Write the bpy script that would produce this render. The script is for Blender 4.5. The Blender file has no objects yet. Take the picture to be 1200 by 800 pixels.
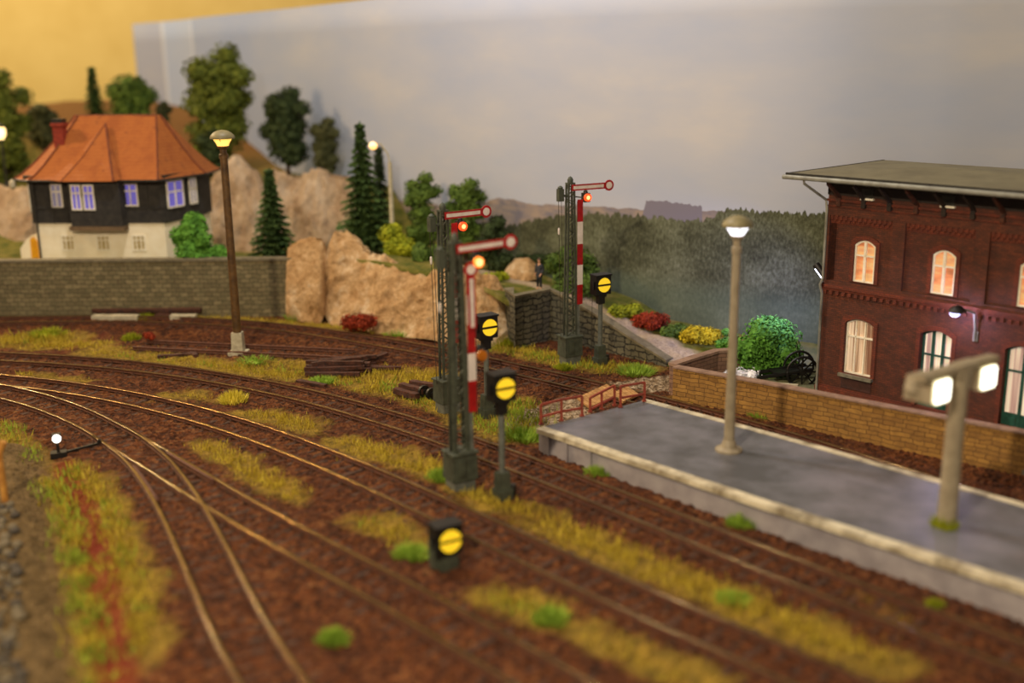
import bpy, bmesh, math, random
from math import pi, sin, cos, radians
from mathutils import Vector, Matrix, noise
from mathutils.geometry import tessellate_polygon

random.seed(7)
S = bpy.context.scene
C = S.collection

# ------------------------------------------------------------------ camera
F = 1290.0            # focal length in pixels of the 1200 wide frame
H = 15.1              # camera height (the layout is built at prototype size, 1 unit = 1 m)
_p, _r = radians(14.5), radians(0.7)
FWD = Vector((0, cos(_p), -sin(_p)))
_R0, _U0 = Vector((1, 0, 0)), Vector((0, sin(_p), cos(_p)))
RT = _R0 * cos(_r) - _U0 * sin(_r)
UP = _U0 * cos(_r) + _R0 * sin(_r)
cd = bpy.data.cameras.new('camera')
cam = bpy.data.objects.new('camera', cd); C.objects.link(cam)
cam.matrix_world = Matrix(((RT.x, UP.x, -FWD.x, 0), (RT.y, UP.y, -FWD.y, 0), (RT.z, UP.z, -FWD.z, H), (0, 0, 0, 1)))
cd.sensor_width = 36; cd.lens = F / 1200 * 36
cd.clip_start = 0.5; cd.clip_end = 600
cd.dof.use_dof = True; cd.dof.focus_distance = 50.5; cd.dof.aperture_fstop = 0.068
S.camera = cam

# ------------------------------------------------------------------ light
S.view_settings.view_transform = 'Standard'
S.view_settings.look = 'None'
S.view_settings.gamma = 1
S.view_settings.use_curve_mapping = False
S.view_settings.exposure = 0.0
w = bpy.data.worlds.new('room'); S.world = w; w.use_nodes = True
w.node_tree.nodes['Background'].inputs[0].default_value = (1.0, 0.84, 0.64, 1)
w.node_tree.nodes['Background'].inputs[1].default_value = 0.36

def lamp(name, loc, power, col, size, kind='POINT', target=None, spot=None, blend=.5):
    l = bpy.data.lights.new(name, kind); l.energy = power; l.color = col
    if kind in ('POINT', 'SPOT'): l.shadow_soft_size = size
    else: l.size = size
    if spot: l.spot_size = spot; l.spot_blend = blend
    o = bpy.data.objects.new(name, l); C.objects.link(o); o.location = loc
    if target is not None:
        o.rotation_euler = (Vector(target) - Vector(loc)).to_track_quat('-Z', 'Y').to_euler()
    return o
lamp('room_lamp_front', (-15, -2, 33), 78000, (1.0, 0.80, 0.55), 1.0)            # bright lamp left of and above the camera
lamp('room_lamp_left', (-62, 66, 42), 65000, (1.0, 0.62, 0.26), 1.3)
lamp('wall_fill_light', (-84, 122, 62), 150000, (1.0, 0.80, 0.52), 2.0)             # unseen warm fill light, added to brighten the yellow room wall
lamp('room_lamp_ceiling', (-12, 50, 44), 32000, (1.0, 0.93, 0.88), 1.5)              # whiter ceiling lamp over the platforms

# ------------------------------------------------------------------ placing
def ray(px, py): return FWD + RT * ((px - 600) / F) - UP * ((py - 400) / F)
def G(px, py, z=0.0):
    d = ray(px, py); return Vector((0, 0, H)) + d * ((z - H) / d.z)
def D(px, py, y):
    d = ray(px, py); return Vector((0, 0, H)) + d * (y / d.y)

# ------------------------------------------------------------------ materials
def mk(name):
    m = bpy.data.materials.new(name); m.use_nodes = True
    nt = m.node_tree; return m, nt, nt.nodes['Principled BSDF']
def nd(nt, t, **kw):
    n = nt.nodes.new(t)
    for k, v in kw.items():
        if hasattr(n, k): setattr(n, k, v)
    return n
def ramp(nt, src, stops):
    r = nd(nt, 'ShaderNodeValToRGB'); nt.links.new(src, r.inputs[0])
    e = r.color_ramp.elements
    while len(e) < len(stops): e.new(.5)
    for q, (p, c) in zip(e, stops): q.position = p; q.color = (*c, 1)
    return r.outputs[0]
def noi(nt, vec, scale, detail=4, rough=.6):
    n = nd(nt, 'ShaderNodeTexNoise'); n.inputs['Scale'].default_value = scale
    n.inputs['Detail'].default_value = detail; n.inputs['Roughness'].default_value = rough
    if vec is not None: nt.links.new(vec, n.inputs['Vector'])
    return n.outputs['Fac']
def mapv(nt, vec, scale=(1, 1, 1), rot=(0, 0, 0)):
    n = nd(nt, 'ShaderNodeMapping'); nt.links.new(vec, n.inputs[0])
    n.inputs['Scale'].default_value = scale; n.inputs['Rotation'].default_value = rot
    return n.outputs[0]
def tc(nt, which='Object'): return nd(nt, 'ShaderNodeTexCoord').outputs[which]
def geo(nt): return nd(nt, 'ShaderNodeNewGeometry').outputs['Position']
def mix(nt, fac, a, b, mode='MIX'):
    n = nd(nt, 'ShaderNodeMix', data_type='RGBA', blend_type=mode)
    for s, v in ((0, fac), (6, a), (7, b)):
        if hasattr(v, 'is_output') or hasattr(v, 'links'): nt.links.new(v, n.inputs[s])
        else: n.inputs[s].default_value = v if s == 0 else (*v, 1)
    return n.outputs[2]
def math_(nt, op, a, b=0.0, c=0.0):
    n = nd(nt, 'ShaderNodeMath', operation=op)
    for i, v in enumerate((a, b, c)):
        if hasattr(v, 'links'): nt.links.new(v, n.inputs[i])
        else: n.inputs[i].default_value = v
    return n.outputs[0]
def bump(nt, bsdf, h, strength=.5, dist=.05):
    b = nd(nt, 'ShaderNodeBump'); b.inputs['Strength'].default_value = strength; b.inputs['Distance'].default_value = dist
    nt.links.new(h, b.inputs['Height']); nt.links.new(b.outputs[0], bsdf.inputs['Normal'])
def simple(name, c1, c2=None, rough=.7, metal=0, scale=4, bs=0, bd=.03, spec=.5, detail=5, lo=.35, hi=.68):
    m, nt, b = mk(name)
    b.inputs['Roughness'].default_value = rough; b.inputs['Metallic'].default_value = metal
    b.inputs['Specular IOR Level'].default_value = spec
    n = noi(nt, tc(nt), scale, detail)
    nt.links.new(ramp(nt, n, [(lo, c1), (hi, c2 or tuple(x * .75 for x in c1))]), b.inputs['Base Color'])
    if bs: bump(nt, b, noi(nt, tc(nt), scale * 4, 4), bs, bd)
    return m
def glow(name, col, strength, base=(.8, .8, .8)):
    m, nt, b = mk(name); b.inputs['Base Color'].default_value = (*base, 1)
    b.inputs['Emission Color'].default_value = (*col, 1); b.inputs['Emission Strength'].default_value = strength
    return m
def hexc(r, g, b):
    f = lambda x: (x / 255 / 12.92) if x / 255 <= .04045 else ((x / 255 + .055) / 1.055) ** 2.4
    return (f(r), f(g), f(b))

def masonry(name, cols, mortar, bw, bh, rough=.85, mscale=.02, axis='XZ', strength=.6, off=.5, squash=1, sqf=2, wobble=.3, wscale=1.3):
    """courses of blocks laid in the object's own X/Z (or along its slope) plane"""
    m, nt, b = mk(name); b.inputs['Roughness'].default_value = rough
    v = tc(nt, 'UV')
    br = nd(nt, 'ShaderNodeTexBrick', offset=off, squash=squash, squash_frequency=sqf)
    wob = nd(nt, 'ShaderNodeTexNoise'); wob.inputs['Scale'].default_value = wscale; nt.links.new(v, wob.inputs['Vector'])
    wm = nd(nt, 'ShaderNodeVectorMath', operation='MULTIPLY_ADD'); nt.links.new(wob.outputs['Color'], wm.inputs[0])
    wm.inputs[1].default_value = (wobble * bh, wobble * bh, 0); nt.links.new(v, wm.inputs[2])
    nt.links.new(wm.outputs[0], br.inputs['Vector'])
    br.inputs['Scale'].default_value = 1; br.inputs['Brick Width'].default_value = bw; br.inputs['Row Height'].default_value = bh
    br.inputs['Mortar Size'].default_value = mscale; br.inputs['Mortar Smooth'].default_value = .3
    br.inputs['Color1'].default_value = (*cols[0], 1); br.inputs['Color2'].default_value = (*cols[1], 1); br.inputs['Mortar'].default_value = (*mortar, 1)
    n = noi(nt, v, 2.2, 6, .7)
    c = mix(nt, ramp(nt, n, [(.4, (0, 0, 0)), (.62, (1, 1, 1))]), br.outputs['Color'], cols[2])
    nt.links.new(mix(nt, .55, br.outputs['Color'], c), b.inputs['Base Color'])
    hgt = math_(nt, 'ADD', math_(nt, 'MULTIPLY', br.outputs['Fac'], -1.0), math_(nt, 'MULTIPLY', noi(nt, v, 9, 4), .5))
    bump(nt, b, hgt, strength, .04)
    return m

M = {}
M['rust'] = simple('rusty_rail_side', hexc(105, 62, 40), hexc(66, 34, 20), .75, 0, 6, .3)
M['railtop'] = simple('worn_rail_head', hexc(134, 108, 68), hexc(92, 70, 42), .17, .75, 1.2, 0)
M['sleeper'] = simple('dark_sleeper_wood', hexc(78, 46, 26), hexc(48, 28, 16), .85, 0, 5, .5)
M['oldwood'] = simple('old_tarred_timber', hexc(92, 48, 28), hexc(30, 15, 10), .7, 0, 6, .8, .06)
M['plank'] = simple('crossing_plank_wood', hexc(196, 150, 92), hexc(140, 98, 52), .8, 0, 3, .4)
M['tanwood'] = simple('tan_post_wood', hexc(196, 142, 62), hexc(150, 96, 36), .75, 0, 3, .3)
M['signalgrey'] = simple('signal_green_grey', hexc(74, 80, 66), hexc(52, 56, 46), .6, 0, 3, .2)
M['signallight'] = simple('signal_light_grey', hexc(108, 112, 104), hexc(78, 82, 76), .6, 0, 3, .2)
M['red'] = simple('signal_red', hexc(176, 20, 22), hexc(140, 14, 16), .45, 0, 3)
M['white'] = simple('signal_white', hexc(232, 222, 216), hexc(205, 194, 186), .5, 0, 2)
M['black'] = simple('signal_black', hexc(18, 16, 14), hexc(10, 9, 8), .5, 0, 3)
M['yellow'] = glow('lit_yellow_disc', (1.0, .70, .03), .55, hexc(240, 200, 30))
M['bar'] = simple('disc_bar_black', hexc(30, 22, 8), hexc(20, 14, 6), .6)
M['redlamp'] = glow('lit_red_lamp', (1.0, .08, .012), 1.4, (.6, .05, .02))
M['orangelamp'] = glow('lit_orange_lamp', (1.0, .22, .02), 1.5, (.7, .2, .02))
M['redcore'] = glow('lit_lamp_core', (1.0, .5, .08), 1.5)
M['darkorange'] = simple('unlit_orange_glass', hexc(190, 110, 20), hexc(150, 80, 10), .3)
M['warmglow'] = glow('warm_lamp_glass', (1.0, .56, .10), 1.5, (.8, .6, .3))
M['whiteglow'] = glow('white_lamp_glass', (.93, .92, 1.0), 2.2)
M['panelglow'] = glow('white_light_panel', (1.0, .98, .82), 4)
M['panelrim'] = glow('yellow_panel_rim', (1.0, .88, .42), 1.2)
M['blueglow'] = glow('blue_white_lamp', (.55, .6, 1.2), 2.0)
M['polebrown'] = simple('brown_lamp_pole', hexc(110, 80, 42), hexc(66, 46, 24), .5, .2, 3, .2)
M['polegrey'] = simple('beige_grey_lamp_pole', hexc(158, 146, 122), hexc(132, 120, 98), .5, 0, 2, .1)
M['capbrown'] = simple('grey_olive_lamp_cap', hexc(138, 128, 92), hexc(104, 96, 66), .5, 0, 2)
M['concrete'] = simple('pale_concrete', hexc(196, 188, 160), hexc(160, 150, 124), .8, 0, 4, .3)
M['darkmetal'] = simple('dark_metal', hexc(52, 50, 44), hexc(30, 28, 25), .5, .3, 4)
M['wire'] = simple('signal_wire', hexc(70, 66, 54), hexc(50, 46, 38), .6, .3, 4)
M['gutter'] = simple('zinc_gutter', hexc(150, 150, 138), hexc(120, 118, 108), .5, .3, 2)
M['railing'] = simple('red_brown_railing', hexc(150, 62, 42), hexc(112, 42, 28), .6, 0, 4)
M['winwhite'] = simple('white_window_frame', hexc(250, 244, 224), hexc(236, 226, 200), .6, 0, 4)
M['doorgreen'] = simple('dark_green_door', hexc(34, 84, 70), hexc(22, 62, 50), .5, 0, 4)
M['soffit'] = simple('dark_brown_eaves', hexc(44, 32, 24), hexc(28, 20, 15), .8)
M['sill'] = simple('grey_stone_sill', hexc(128, 122, 104), hexc(96, 92, 78), .7, 0, 5, .2)
M['paving'] = simple('blue_grey_paving', hexc(92, 88, 96), hexc(64, 60, 66), .6, 0, 3, .4)

def rgb(c): return c
# printed landscape on the backdrop board
def backdrop_material():
    m, nt, b = mk('printed_landscape')
    b.inputs['Roughness'].default_value = .85
    b.inputs['Specular IOR Level'].default_value = .15
    uv = tc(nt, 'UV'); sep = nd(nt, 'ShaderNodeSeparateXYZ'); nt.links.new(uv, sep.inputs[0])
    at = nd(nt, 'ShaderNodeAttribute', attribute_name='lines'); s2 = nd(nt, 'ShaderNodeSeparateColor'); nt.links.new(at.outputs['Color'], s2.inputs[0])
    z = sep.outputs[1]
    # sky
    cl = noi(nt, mapv(nt, uv, (.05, .13, 1)), 1.6, 5, .6)
    sky = ramp(nt, cl, [(.30, hexc(174, 182, 202)), (.55, hexc(186, 189, 200)), (.82, hexc(204, 200, 198))])
    ub = ramp(nt, math_(nt, 'DIVIDE', sep.outputs[0], 120.0), [(.12, (.56, .67, .90)), (.45, (.80, .86, .97)), (.75, (1, 1, 1))])
    sky = mix(nt, 1.0, sky, ub, 'MULTIPLY')
    # distant hills
    hn = noi(nt, mapv(nt, uv, (.6, 2, 1)), 1.2, 5)
    hills = ramp(nt, hn, [(.35, hexc(122, 118, 128)), (.65, hexc(160, 144, 132))])
    hn2 = math_(nt, 'MULTIPLY', math_(nt, 'SUBTRACT', noi(nt, mapv(nt, uv, (.25, .0, 1)), 1.0, 4), .5), 1.4)
    hl = math_(nt, 'ADD', s2.outputs[1], math_(nt, 'DIVIDE', hn2, 20.0))
    fh = math_(nt, 'GREATER_THAN', math_(nt, 'MULTIPLY', hl, 20.0), z)
    # second, bluer strip of wood
    wn = math_(nt, 'MULTIPLY', math_(nt, 'SUBTRACT', noi(nt, mapv(nt, uv, (3.0, 0, 1)), 1.0, 3), .5), .5)
    fb = math_(nt, 'GREATER_THAN', math_(nt, 'ADD', math_(nt, 'MULTIPLY', s2.outputs[2], 20.0), wn), z)
    c = mix(nt, fh, sky, hills)
    c = mix(nt, fb, c, hexc(126, 122, 136))
    # forest: upright streaks with jagged tops
    tn = math_(nt, 'MULTIPLY', math_(nt, 'SUBTRACT', noi(nt, mapv(nt, uv, (1.6, .08, 1)), 1.6, 5, .7), .5), 1.4)
    ff = math_(nt, 'GREATER_THAN', math_(nt, 'ADD', math_(nt, 'MULTIPLY', s2.outputs[0], 20.0), tn), z)
    fn = noi(nt, mapv(nt, uv, (4.6, 2.3, 1)), 1.5, 8, .78)
    fn2 = noi(nt, mapv(nt, uv, (.35, .5, 1)), 1.0, 4, .6)
    fc = ramp(nt, math_(nt, 'ADD', math_(nt, 'MULTIPLY', fn, .62), math_(nt, 'MULTIPLY', fn2, .38)),
              [(.36, hexc(42, 44, 32)), (.47, hexc(76, 78, 58)), (.57, hexc(108, 112, 88)), (.70, hexc(156, 158, 138))])
    low = math_(nt, 'MULTIPLY', math_(nt, 'SUBTRACT', 3.4, z), .45)
    low = math_(nt, 'MINIMUM', math_(nt, 'MAXIMUM', low, 0.0), .5)
    fc = mix(nt, low, fc, hexc(98, 112, 92))
    c = mix(nt, ff, c, fc)
    # print joints at the far left
    u = sep.outputs[0]
    for u0, wd, col in JOINTS:
        dd = math_(nt, 'LESS_THAN', math_(nt, 'ABSOLUTE', math_(nt, 'SUBTRACT', u, u0)), wd)
        c = mix(nt, math_(nt, 'MULTIPLY', dd, .3), c, col)
    nt.links.new(c, b.inputs['Base Color'])
    return m

# ------------------------------------------------------------------ mesh builder
class MB:
    def __init__(s): s.v = []; s.f = []; s.mi = []; s.uv = {}
    def face(s, pts, mi=0):
        i = len(s.v); s.v += [tuple(p) for p in pts]; s.f.append(tuple(range(i, i + len(pts)))); s.mi.append(mi)
    def add(s, vs, fs, mi=0):
        i = len(s.v); s.v += [tuple(p) for p in vs]
        for f in fs: s.f.append(tuple(i + k for k in f)); s.mi.append(mi)
    def box(s, x0, x1, y0, y1, z0, z1, mi=0, tap=0):
        t = tap
        vs = [(x0, y0, z0), (x1, y0, z0), (x1, y1, z0), (x0, y1, z0), (x0 + t, y0 + t, z1), (x1 - t, y0 + t, z1), (x1 - t, y1 - t, z1), (x0 + t, y1 - t, z1)]
        s.add(vs, [(0, 3, 2, 1), (4, 5, 6, 7), (0, 1, 5, 4), (1, 2, 6, 5), (2, 3, 7, 6), (3, 0, 4, 7)], mi)
    def lathe(s, prof, n=20, cx=0, cy=0, mi=0):
        """prof: (r, z) from bottom to top"""
        vs = []; fs = []
        for r, z in prof:
            for k in range(n): a = 2 * pi * k / n; vs.append((cx + r * cos(a), cy + r * sin(a), z))
        for j in range(len(prof) - 1):
            for k in range(n): fs.append((j * n + k, j * n + (k + 1) % n, (j + 1) * n + (k + 1) % n, (j + 1) * n + k))
        fs.append(tuple(range(n - 1, -1, -1))); fs.append(tuple((len(prof) - 1) * n + k for k in range(n)))
        s.add(vs, fs, mi)
    def tube(s, pts, r, n=8, mi=0, r2=None):
        pts = [Vector(p) for p in pts]; vs = []; fs = []; L = len(pts)
        ref = Vector((0, 0, 1))
        for i, p in enumerate(pts):
            t = (pts[min(i + 1, L - 1)] - pts[max(i - 1, 0)]).normalized()
            a = t.cross(ref)
            if a.length < .05: a = t.cross(Vector((0, 1, 0)))
            a.normalize(); b = t.cross(a)
            rr = r if r2 is None else r + (r2 - r) * i / (L - 1)
            for k in range(n):
                q = 2 * pi * k / n + pi / n; vs.append(p + a * cos(q) * rr + b * sin(q) * rr)
        for i in range(L - 1):
            for k in range(n): fs.append((i * n + k, i * n + (k + 1) % n, (i + 1) * n + (k + 1) % n, (i + 1) * n + k))
        fs.append(tuple(range(n - 1, -1, -1))); fs.append(tuple((L - 1) * n + k for k in range(n)))
        s.add(vs, fs, mi)
    def bar(s, a, b, w, h=None, mi=0):
        """square bar between two points"""
        a, b = Vector(a), Vector(b); t = (b - a).normalized(); h = h or w
        x = t.cross(Vector((0, 0, 1)))
        if x.length < .05: x = Vector((1, 0, 0))
        x.normalize(); y = x.cross(t)
        vs = []
        for p in (a, b):
            for i, j in ((-1, -1), (1, -1), (1, 1), (-1, 1)): vs.append(p + x * i * w / 2 + y * j * h / 2)
        s.add(vs, [(0, 1, 2, 3), (7, 6, 5, 4), (0, 4, 5, 1), (1, 5, 6, 2), (2, 6, 7, 3), (3, 7, 4, 0)], mi)
    def poly(s, outer, holes, y0, y1, mi=0, back=True):
        """plate in the XZ plane with holes, from y0 (front) to y1"""
        loops = [[Vector((x, 0, z)) for x, z in lp] for lp in [outer] + holes]
        flat = [p for lp in loops for p in lp]
        tris = tessellate_polygon([[Vector((p.x, p.z, 0)) for p in lp] for lp in loops])
        n = len(flat); vs = [(p.x, y0, p.z) for p in flat] + [(p.x, y1, p.z) for p in flat]; fs = []
        for t in tris:
            fs.append(tuple(t))
            if back: fs.append(tuple(n + k for k in reversed(t)))
        i = 0
        for lp in loops:
            for k in range(len(lp)):
                a, b = i + k, i + (k + 1) % len(lp); fs.append((a, b, n + b, n + a))
            i += len(lp)
        s.add(vs, fs, mi)
    def disc(s, cx, cz, r, y0, y1, n=24, mi=0, sx=1):
        s.poly([(cx + sx * r * cos(2 * pi * k / n), cz + r * sin(2 * pi * k / n)) for k in range(n)], [], y0, y1, mi)
    def build(s, name, mats, parent=None, label=None, smooth=False, uv=None, fix=True):
        me = bpy.data.meshes.new(name); me.from_pydata(s.v, [], s.f)
        if not isinstance(mats, (list, tuple)): mats = [mats]
        for m in mats: me.materials.append(m)
        for p, k in zip(me.polygons, s.mi): p.material_index = k
        if fix:
            bm = bmesh.new(); bm.from_mesh(me); bmesh.ops.recalc_face_normals(bm, faces=bm.faces); bm.to_mesh(me); bm.free()
        if getattr(s, 'head_smooth', False):
            for p in me.polygons: p.use_smooth = p.material_index == 1 or len(mats) > 1 and mats[0] == mats[1]
        if smooth:
            for p in me.polygons: p.use_smooth = True
            if smooth == 'auto':
                try: me.set_sharp_from_angle(angle=radians(38))
                except Exception: pass
        if uv: box_uv(me)
        o = bpy.data.objects.new(name, me); C.objects.link(o)
        if parent: o.parent = parent
        if label: o['label'] = label
        return o
def box_uv(me, sc=1.0):
    u = me.uv_layers.new(name='UVMap')
    for p in me.polygons:
        n = p.normal
        for li in p.loop_indices:
            v = me.vertices[me.loops[li].vertex_index].co
            if abs(n.z) > .75: c = (v.x, v.y)
            else:
                t = Vector((-n.y, n.x)); t = t.normalized() if t.length > 1e-4 else Vector((1, 0))
                c = (v.x * t.x + v.y * t.y, v.z)
            u.data[li].uv = (c[0] * sc, c[1] * sc)

def tag(o, label=None, cat=None, group=None, kind=None):
    if label: o['label'] = label
    if cat: o['category'] = cat
    if group: o['group'] = group
    if kind: o['kind'] = kind
    return o
def thing(name, label, cat, loc=(0, 0, 0), rz=0, group=None):
    o = bpy.data.objects.new(name, None); C.objects.link(o); o.empty_display_size = .3
    o.location = loc; o.rotation_euler = (0, 0, rz)
    return tag(o, label, cat, group)
def copy_thing(o, loc, rz=None, label=None):
    r = o.copy(); C.objects.link(r); r.location = loc
    if rz is not None: r.rotation_euler = (0, 0, rz)
    if label: r['label'] = label
    for ch in list(o.children):
        c = ch.copy(); C.objects.link(c); c.parent = r
        for g in list(ch.children):
            d = g.copy(); C.objects.link(d); d.parent = c
    return r

def spline(pts, step=.5):
    """Catmull-Rom through 2D points, even steps"""
    P = [Vector(p[:2]) for p in pts]; P = [P[0] * 2 - P[1]] + P + [P[-1] * 2 - P[-2]]; out = []
    for i in range(1, len(P) - 2):
        a, b, c, d = P[i - 1:i + 3]; n = max(2, int((c - b).length / step * 2))
        for k in range(n):
            t = k / n
            out.append(.5 * ((2 * b) + (c - a) * t + (2 * a - 5 * b + 4 * c - d) * t * t + (3 * b - a - 3 * c + d) * t ** 3))
    out.append(P[-2])
    res = [out[0]]; acc = 0
    for i in range(1, len(out)):
        seg = out[i] - out[i - 1]; L = seg.length; pos = 0
        while acc + (L - pos) >= step:
            pos += step - acc; acc = 0; res.append(out[i - 1] + seg * (pos / L))
        acc += L - pos
    return res
def ndist(p, line):
    best = 1e9
    for i in range(len(line) - 1):
        a, b = line[i], line[i + 1]; u = b - a; q = p - a
        t = max(0, min(1, q.dot(u) / max(u.dot(u), 1e-9))); d = (a + u * t - p).length
        if d < best: best = d
    return best

# ------------------------------------------------------------------ track plan (centre lines in metres)
TA = [(-36, 56.6), (-31.5, 56.3), (-27.12, 55.64), (-21.9, 54.4), (-17.21, 52.63), (-12.97, 50.41), (-9.12, 47.8), (-5.58, 44.88), (-2.28, 41.72), (0.84, 38.39), (3.86, 34.95), (6.85, 31.48), (9.88, 28.04), (13.01, 24.71), (17.5, 20)]
TB = [(-34, 53.6), (-29.7, 52.7), (-25.52, 51.46), (-21.65, 50.07), (-18.12, 48.35), (-14.88, 46.33), (-11.88, 44.08), (-9.08, 41.62), (-6.43, 39.02), (-3.89, 36.31), (-1.4, 33.54), (1.07, 30.77), (3.59, 28.03), (6.18, 25.37), (10.8, 20.6)]
TC = [(-33, 53.5), (-28, 51.7), (-24.7, 49.78), (-21.95, 48.05), (-19.4, 46.0), (-16.95, 43.5), (-14.56, 40.88), (-12.36, 38.35), (-10.14, 35.83), (-7.87, 33.36), (-5.56, 30.93), (-3.24, 28.51), (-0.97, 26.05), (1.3, 23.5), (4.8, 19.5)]
TD = [(-24.7, 49.78), (-21.95, 48.05), (-19.6, 46.2), (-17.6, 44.3), (-15.9, 42.35), (-14.2, 40.07), (-12.67, 37.53), (-11.26, 34.87), (-9.93, 32.13), (-8.63, 29.37), (-7.31, 26.63), (-5.89, 23.98), (-3.6, 20)]
TE = [(-42, 64.2), (-30.56, 64.1), (-23.08, 63.9), (-16.97, 62.7), (-11.86, 60.6), (-7.43, 57.9), (-3.45, 55.0), (0.26, 51.9), (3.83, 48.75), (7.3, 45.45), (10.4, 42.0), (13.4, 38.2), (16.4, 34.4), (20.5, 29.2), (25, 23.5)]
TF = [(-20.2, 57.9), (-17.5, 57.3), (-14.13, 56.56), (-10.4, 55.75), (-8.2, 55.2)]
SA, SB, SC, SD, SE, SF = [spline(t, .5) for t in (TA, TB, TC, TD, TE, TF)]
RZ = .30     # rail head height

def offs(line, d):
    out = []
    for i, p in enumerate(line):
        t = (line[min(i + 1, len(line) - 1)] - line[max(i - 1, 0)]).normalized()
        out.append(p + Vector((t.y, -t.x)) * d)      # +d: to the right of travel (towards the viewer)
    return out
RAILPROF = [(-.07, .12), (.07, .12), (.07, .15), (.022, .17), (.022, .25), (.036, .262), (.036, .279), (.033, .290), (.024, .297), (.010, RZ), (-.010, RZ), (-.024, .297), (-.033, .290), (-.036, .279), (-.036, .262), (-.022, .25), (-.022, .17), (-.07, .15)]
def rail_mb(line):
    mb = MB(); n = len(RAILPROF); vs = []; fs = []; mi = []
    for i, p in enumerate(line):
        t = (line[min(i + 1, len(line) - 1)] - line[max(i - 1, 0)]).normalized(); nn = Vector((t.y, -t.x))
        for x, z in RAILPROF: q = p + nn * x * (1.9 if z > .2 else 1.35); vs.append((q.x, q.y, z))
    for i in range(len(line) - 1):
        for k in range(n):
            fs.append((i * n + k, i * n + (k + 1) % n, (i + 1) * n + (k + 1) % n, (i + 1) * n + k)); mi.append(1 if 6 <= k <= 12 else 0)
    fs += [tuple(range(n)), tuple((len(line) - 1) * n + k for k in range(n - 1, -1, -1))]; mi += [0, 0]
    mb.v = vs; mb.f = fs; mb.mi = mi; mb.head_smooth = True; return mb
sleeper_mesh = None
def railtrack(name, label, line, farfrom=0, nearfrom=0, sl_from=0, sl_to=None, step=.62, cat='railway track', mats=None):
    global sleeper_mesh
    t = thing(name, label, cat, (0, 0, 0))
    far, near = offs(line, -.7175), offs(line, .7175)
    rail_mb(far[farfrom:]).build('rail', mats or [M['rust'], M['railtop']], t)
    rail_mb(near[nearfrom:]).build('rail', mats or [M['rust'], M['railtop']], t)
    if sleeper_mesh is None:
        m = MB(); m.box(-1.25, 1.25, -.13, .13, -.1, .075, 0, .015)
        for s in (-.7175, .7175):
            m.box(s - .17, s + .17, -.08, .08, .08, .125)
            for q in (-.12, .12): m.lathe([(.03, .145), (.03, .19), (.012, .2)], 6, s + q, 0)
        o = m.build('sleeper', M['sleeper']); sleeper_mesh = o.data; bpy.data.objects.remove(o)
    n = 0
    fine = spline([tuple(p) for p in line], step)
    for i, p in enumerate(fine):
        if i < sl_from or (sl_to and i > sl_to): continue
        if not (-33 < p.x < 24 and p.y > 21): continue
        if n >= 98: break
        q = fine[min(i + 1, len(fine) - 1)] - fine[max(i - 1, 0)]
        s = bpy.data.objects.new('sleeper', sleeper_mesh); C.objects.link(s); s.parent = t
        s.location = (p.x, p.y, random.uniform(-.015, .01)); s.rotation_euler = (0, 0, math.atan2(q.y, q.x) + pi / 2 + random.uniform(-.02, .02))
        n += 1
    return t

# ------------------------------------------------------------------ ground
grass_spines = []   # (polyline, half width, colour weight green 0..1, density, height)
def gp(pts, hw, green, dens=1.0, hgt=.28, z=0, label=None):
    grass_spines.append(([G(x, y, z).to_2d() for x, y in pts], hw, green, dens, hgt, label))
gp([(292, 487), (330, 492), (365, 503)], .75, .12, 1, .3, label='yellow dry grass strip between tracks, just right of the bright tuft')
gp([(402, 520), (440, 532), (490, 545), (520, 556)], .85, .15, 1, .3, label='yellow grass strip between tracks, left of the front semaphore foot')
gp([(545, 578), (580, 592), (620, 602)], .6, .2, 1, .3, label='yellow grass around the foot of the front shunting signal')
gp([(632, 616), (700, 642), (770, 672), (850, 704), (930, 738), (1030, 778)], .85, .12, 1, .32, label='long ochre grass strip between the two tracks nearest the platform')
gp([(240, 522), (280, 543), (310, 563), (345, 583)], .6, .18, 1, .28, label='yellow grass strip between tracks in the left middle')
gp([(432, 610), (465, 622), (490, 640)], .6, .3, 1, .28, label='yellow green grass beside the low near signal')
gp([(570, 700), (615, 712), (655, 722)], .65, .3, 1, .28, label='grass strip on the ballast in front of the low near signal')
gp([(690, 742), (760, 775), (830, 800)], .6, .25, .35, .22, label='thin dry grass at the bottom middle')
gp([(112, 412), (170, 418), (230, 428), (300, 436), (350, 440)], 1.15, .35, 1, .25, label='wide grass belt left of the sleeper pile along the second track')
gp([(330, 424), (400, 445), (450, 458)], .7, .4, .8, .22, label='grass in front of the sleeper pile')
gp([(430, 438), (480, 440), (520, 446)], 1.3, .2, 1, .25, label='bright yellow grass patch behind the small timber pile')
gp([(440, 448), (470, 458), (520, 478)], .75, .45, .8, .22, label='sparse green grass around the small timber pile')
gp([(0, 402), (40, 398), (80, 396)], 1.2, .3, 1, .3, label='mixed yellow grass patch at the far left edge')
gp([(40, 406), (90, 402), (120, 404)], .8, .1, 1, .22, label='flat yellow grass right of the far left patch')
gp([(545, 490), (575, 500), (600, 512)], 1.0, .5, .9, .25, label='green grass around the foot of the middle shunting signal')
gp([(598, 470), (612, 488), (622, 505)], 1.0, .55, .9, .28, label='green grass by the front left corner of the platform')
gp([(160, 371), (200, 371), (260, 374), (330, 378), (392, 384), (440, 387), (500, 392)], .7, .3, .8, .22, label='grass along the foot of the tan rock')
gp([(560, 402), (600, 408), (640, 418), (700, 430), (750, 432)], .9, .45, 1, .25, label='grass in front of the low ramp wall')
gp([(585, 398), (600, 402)], .6, .35, 1, .35, label='taller yellow grass against the rock by the wall corner')
gp([(800, 468), (830, 470)], .4, .5, 1, .3, label='grass at the foot of the left end of the yellow wall')
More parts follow.
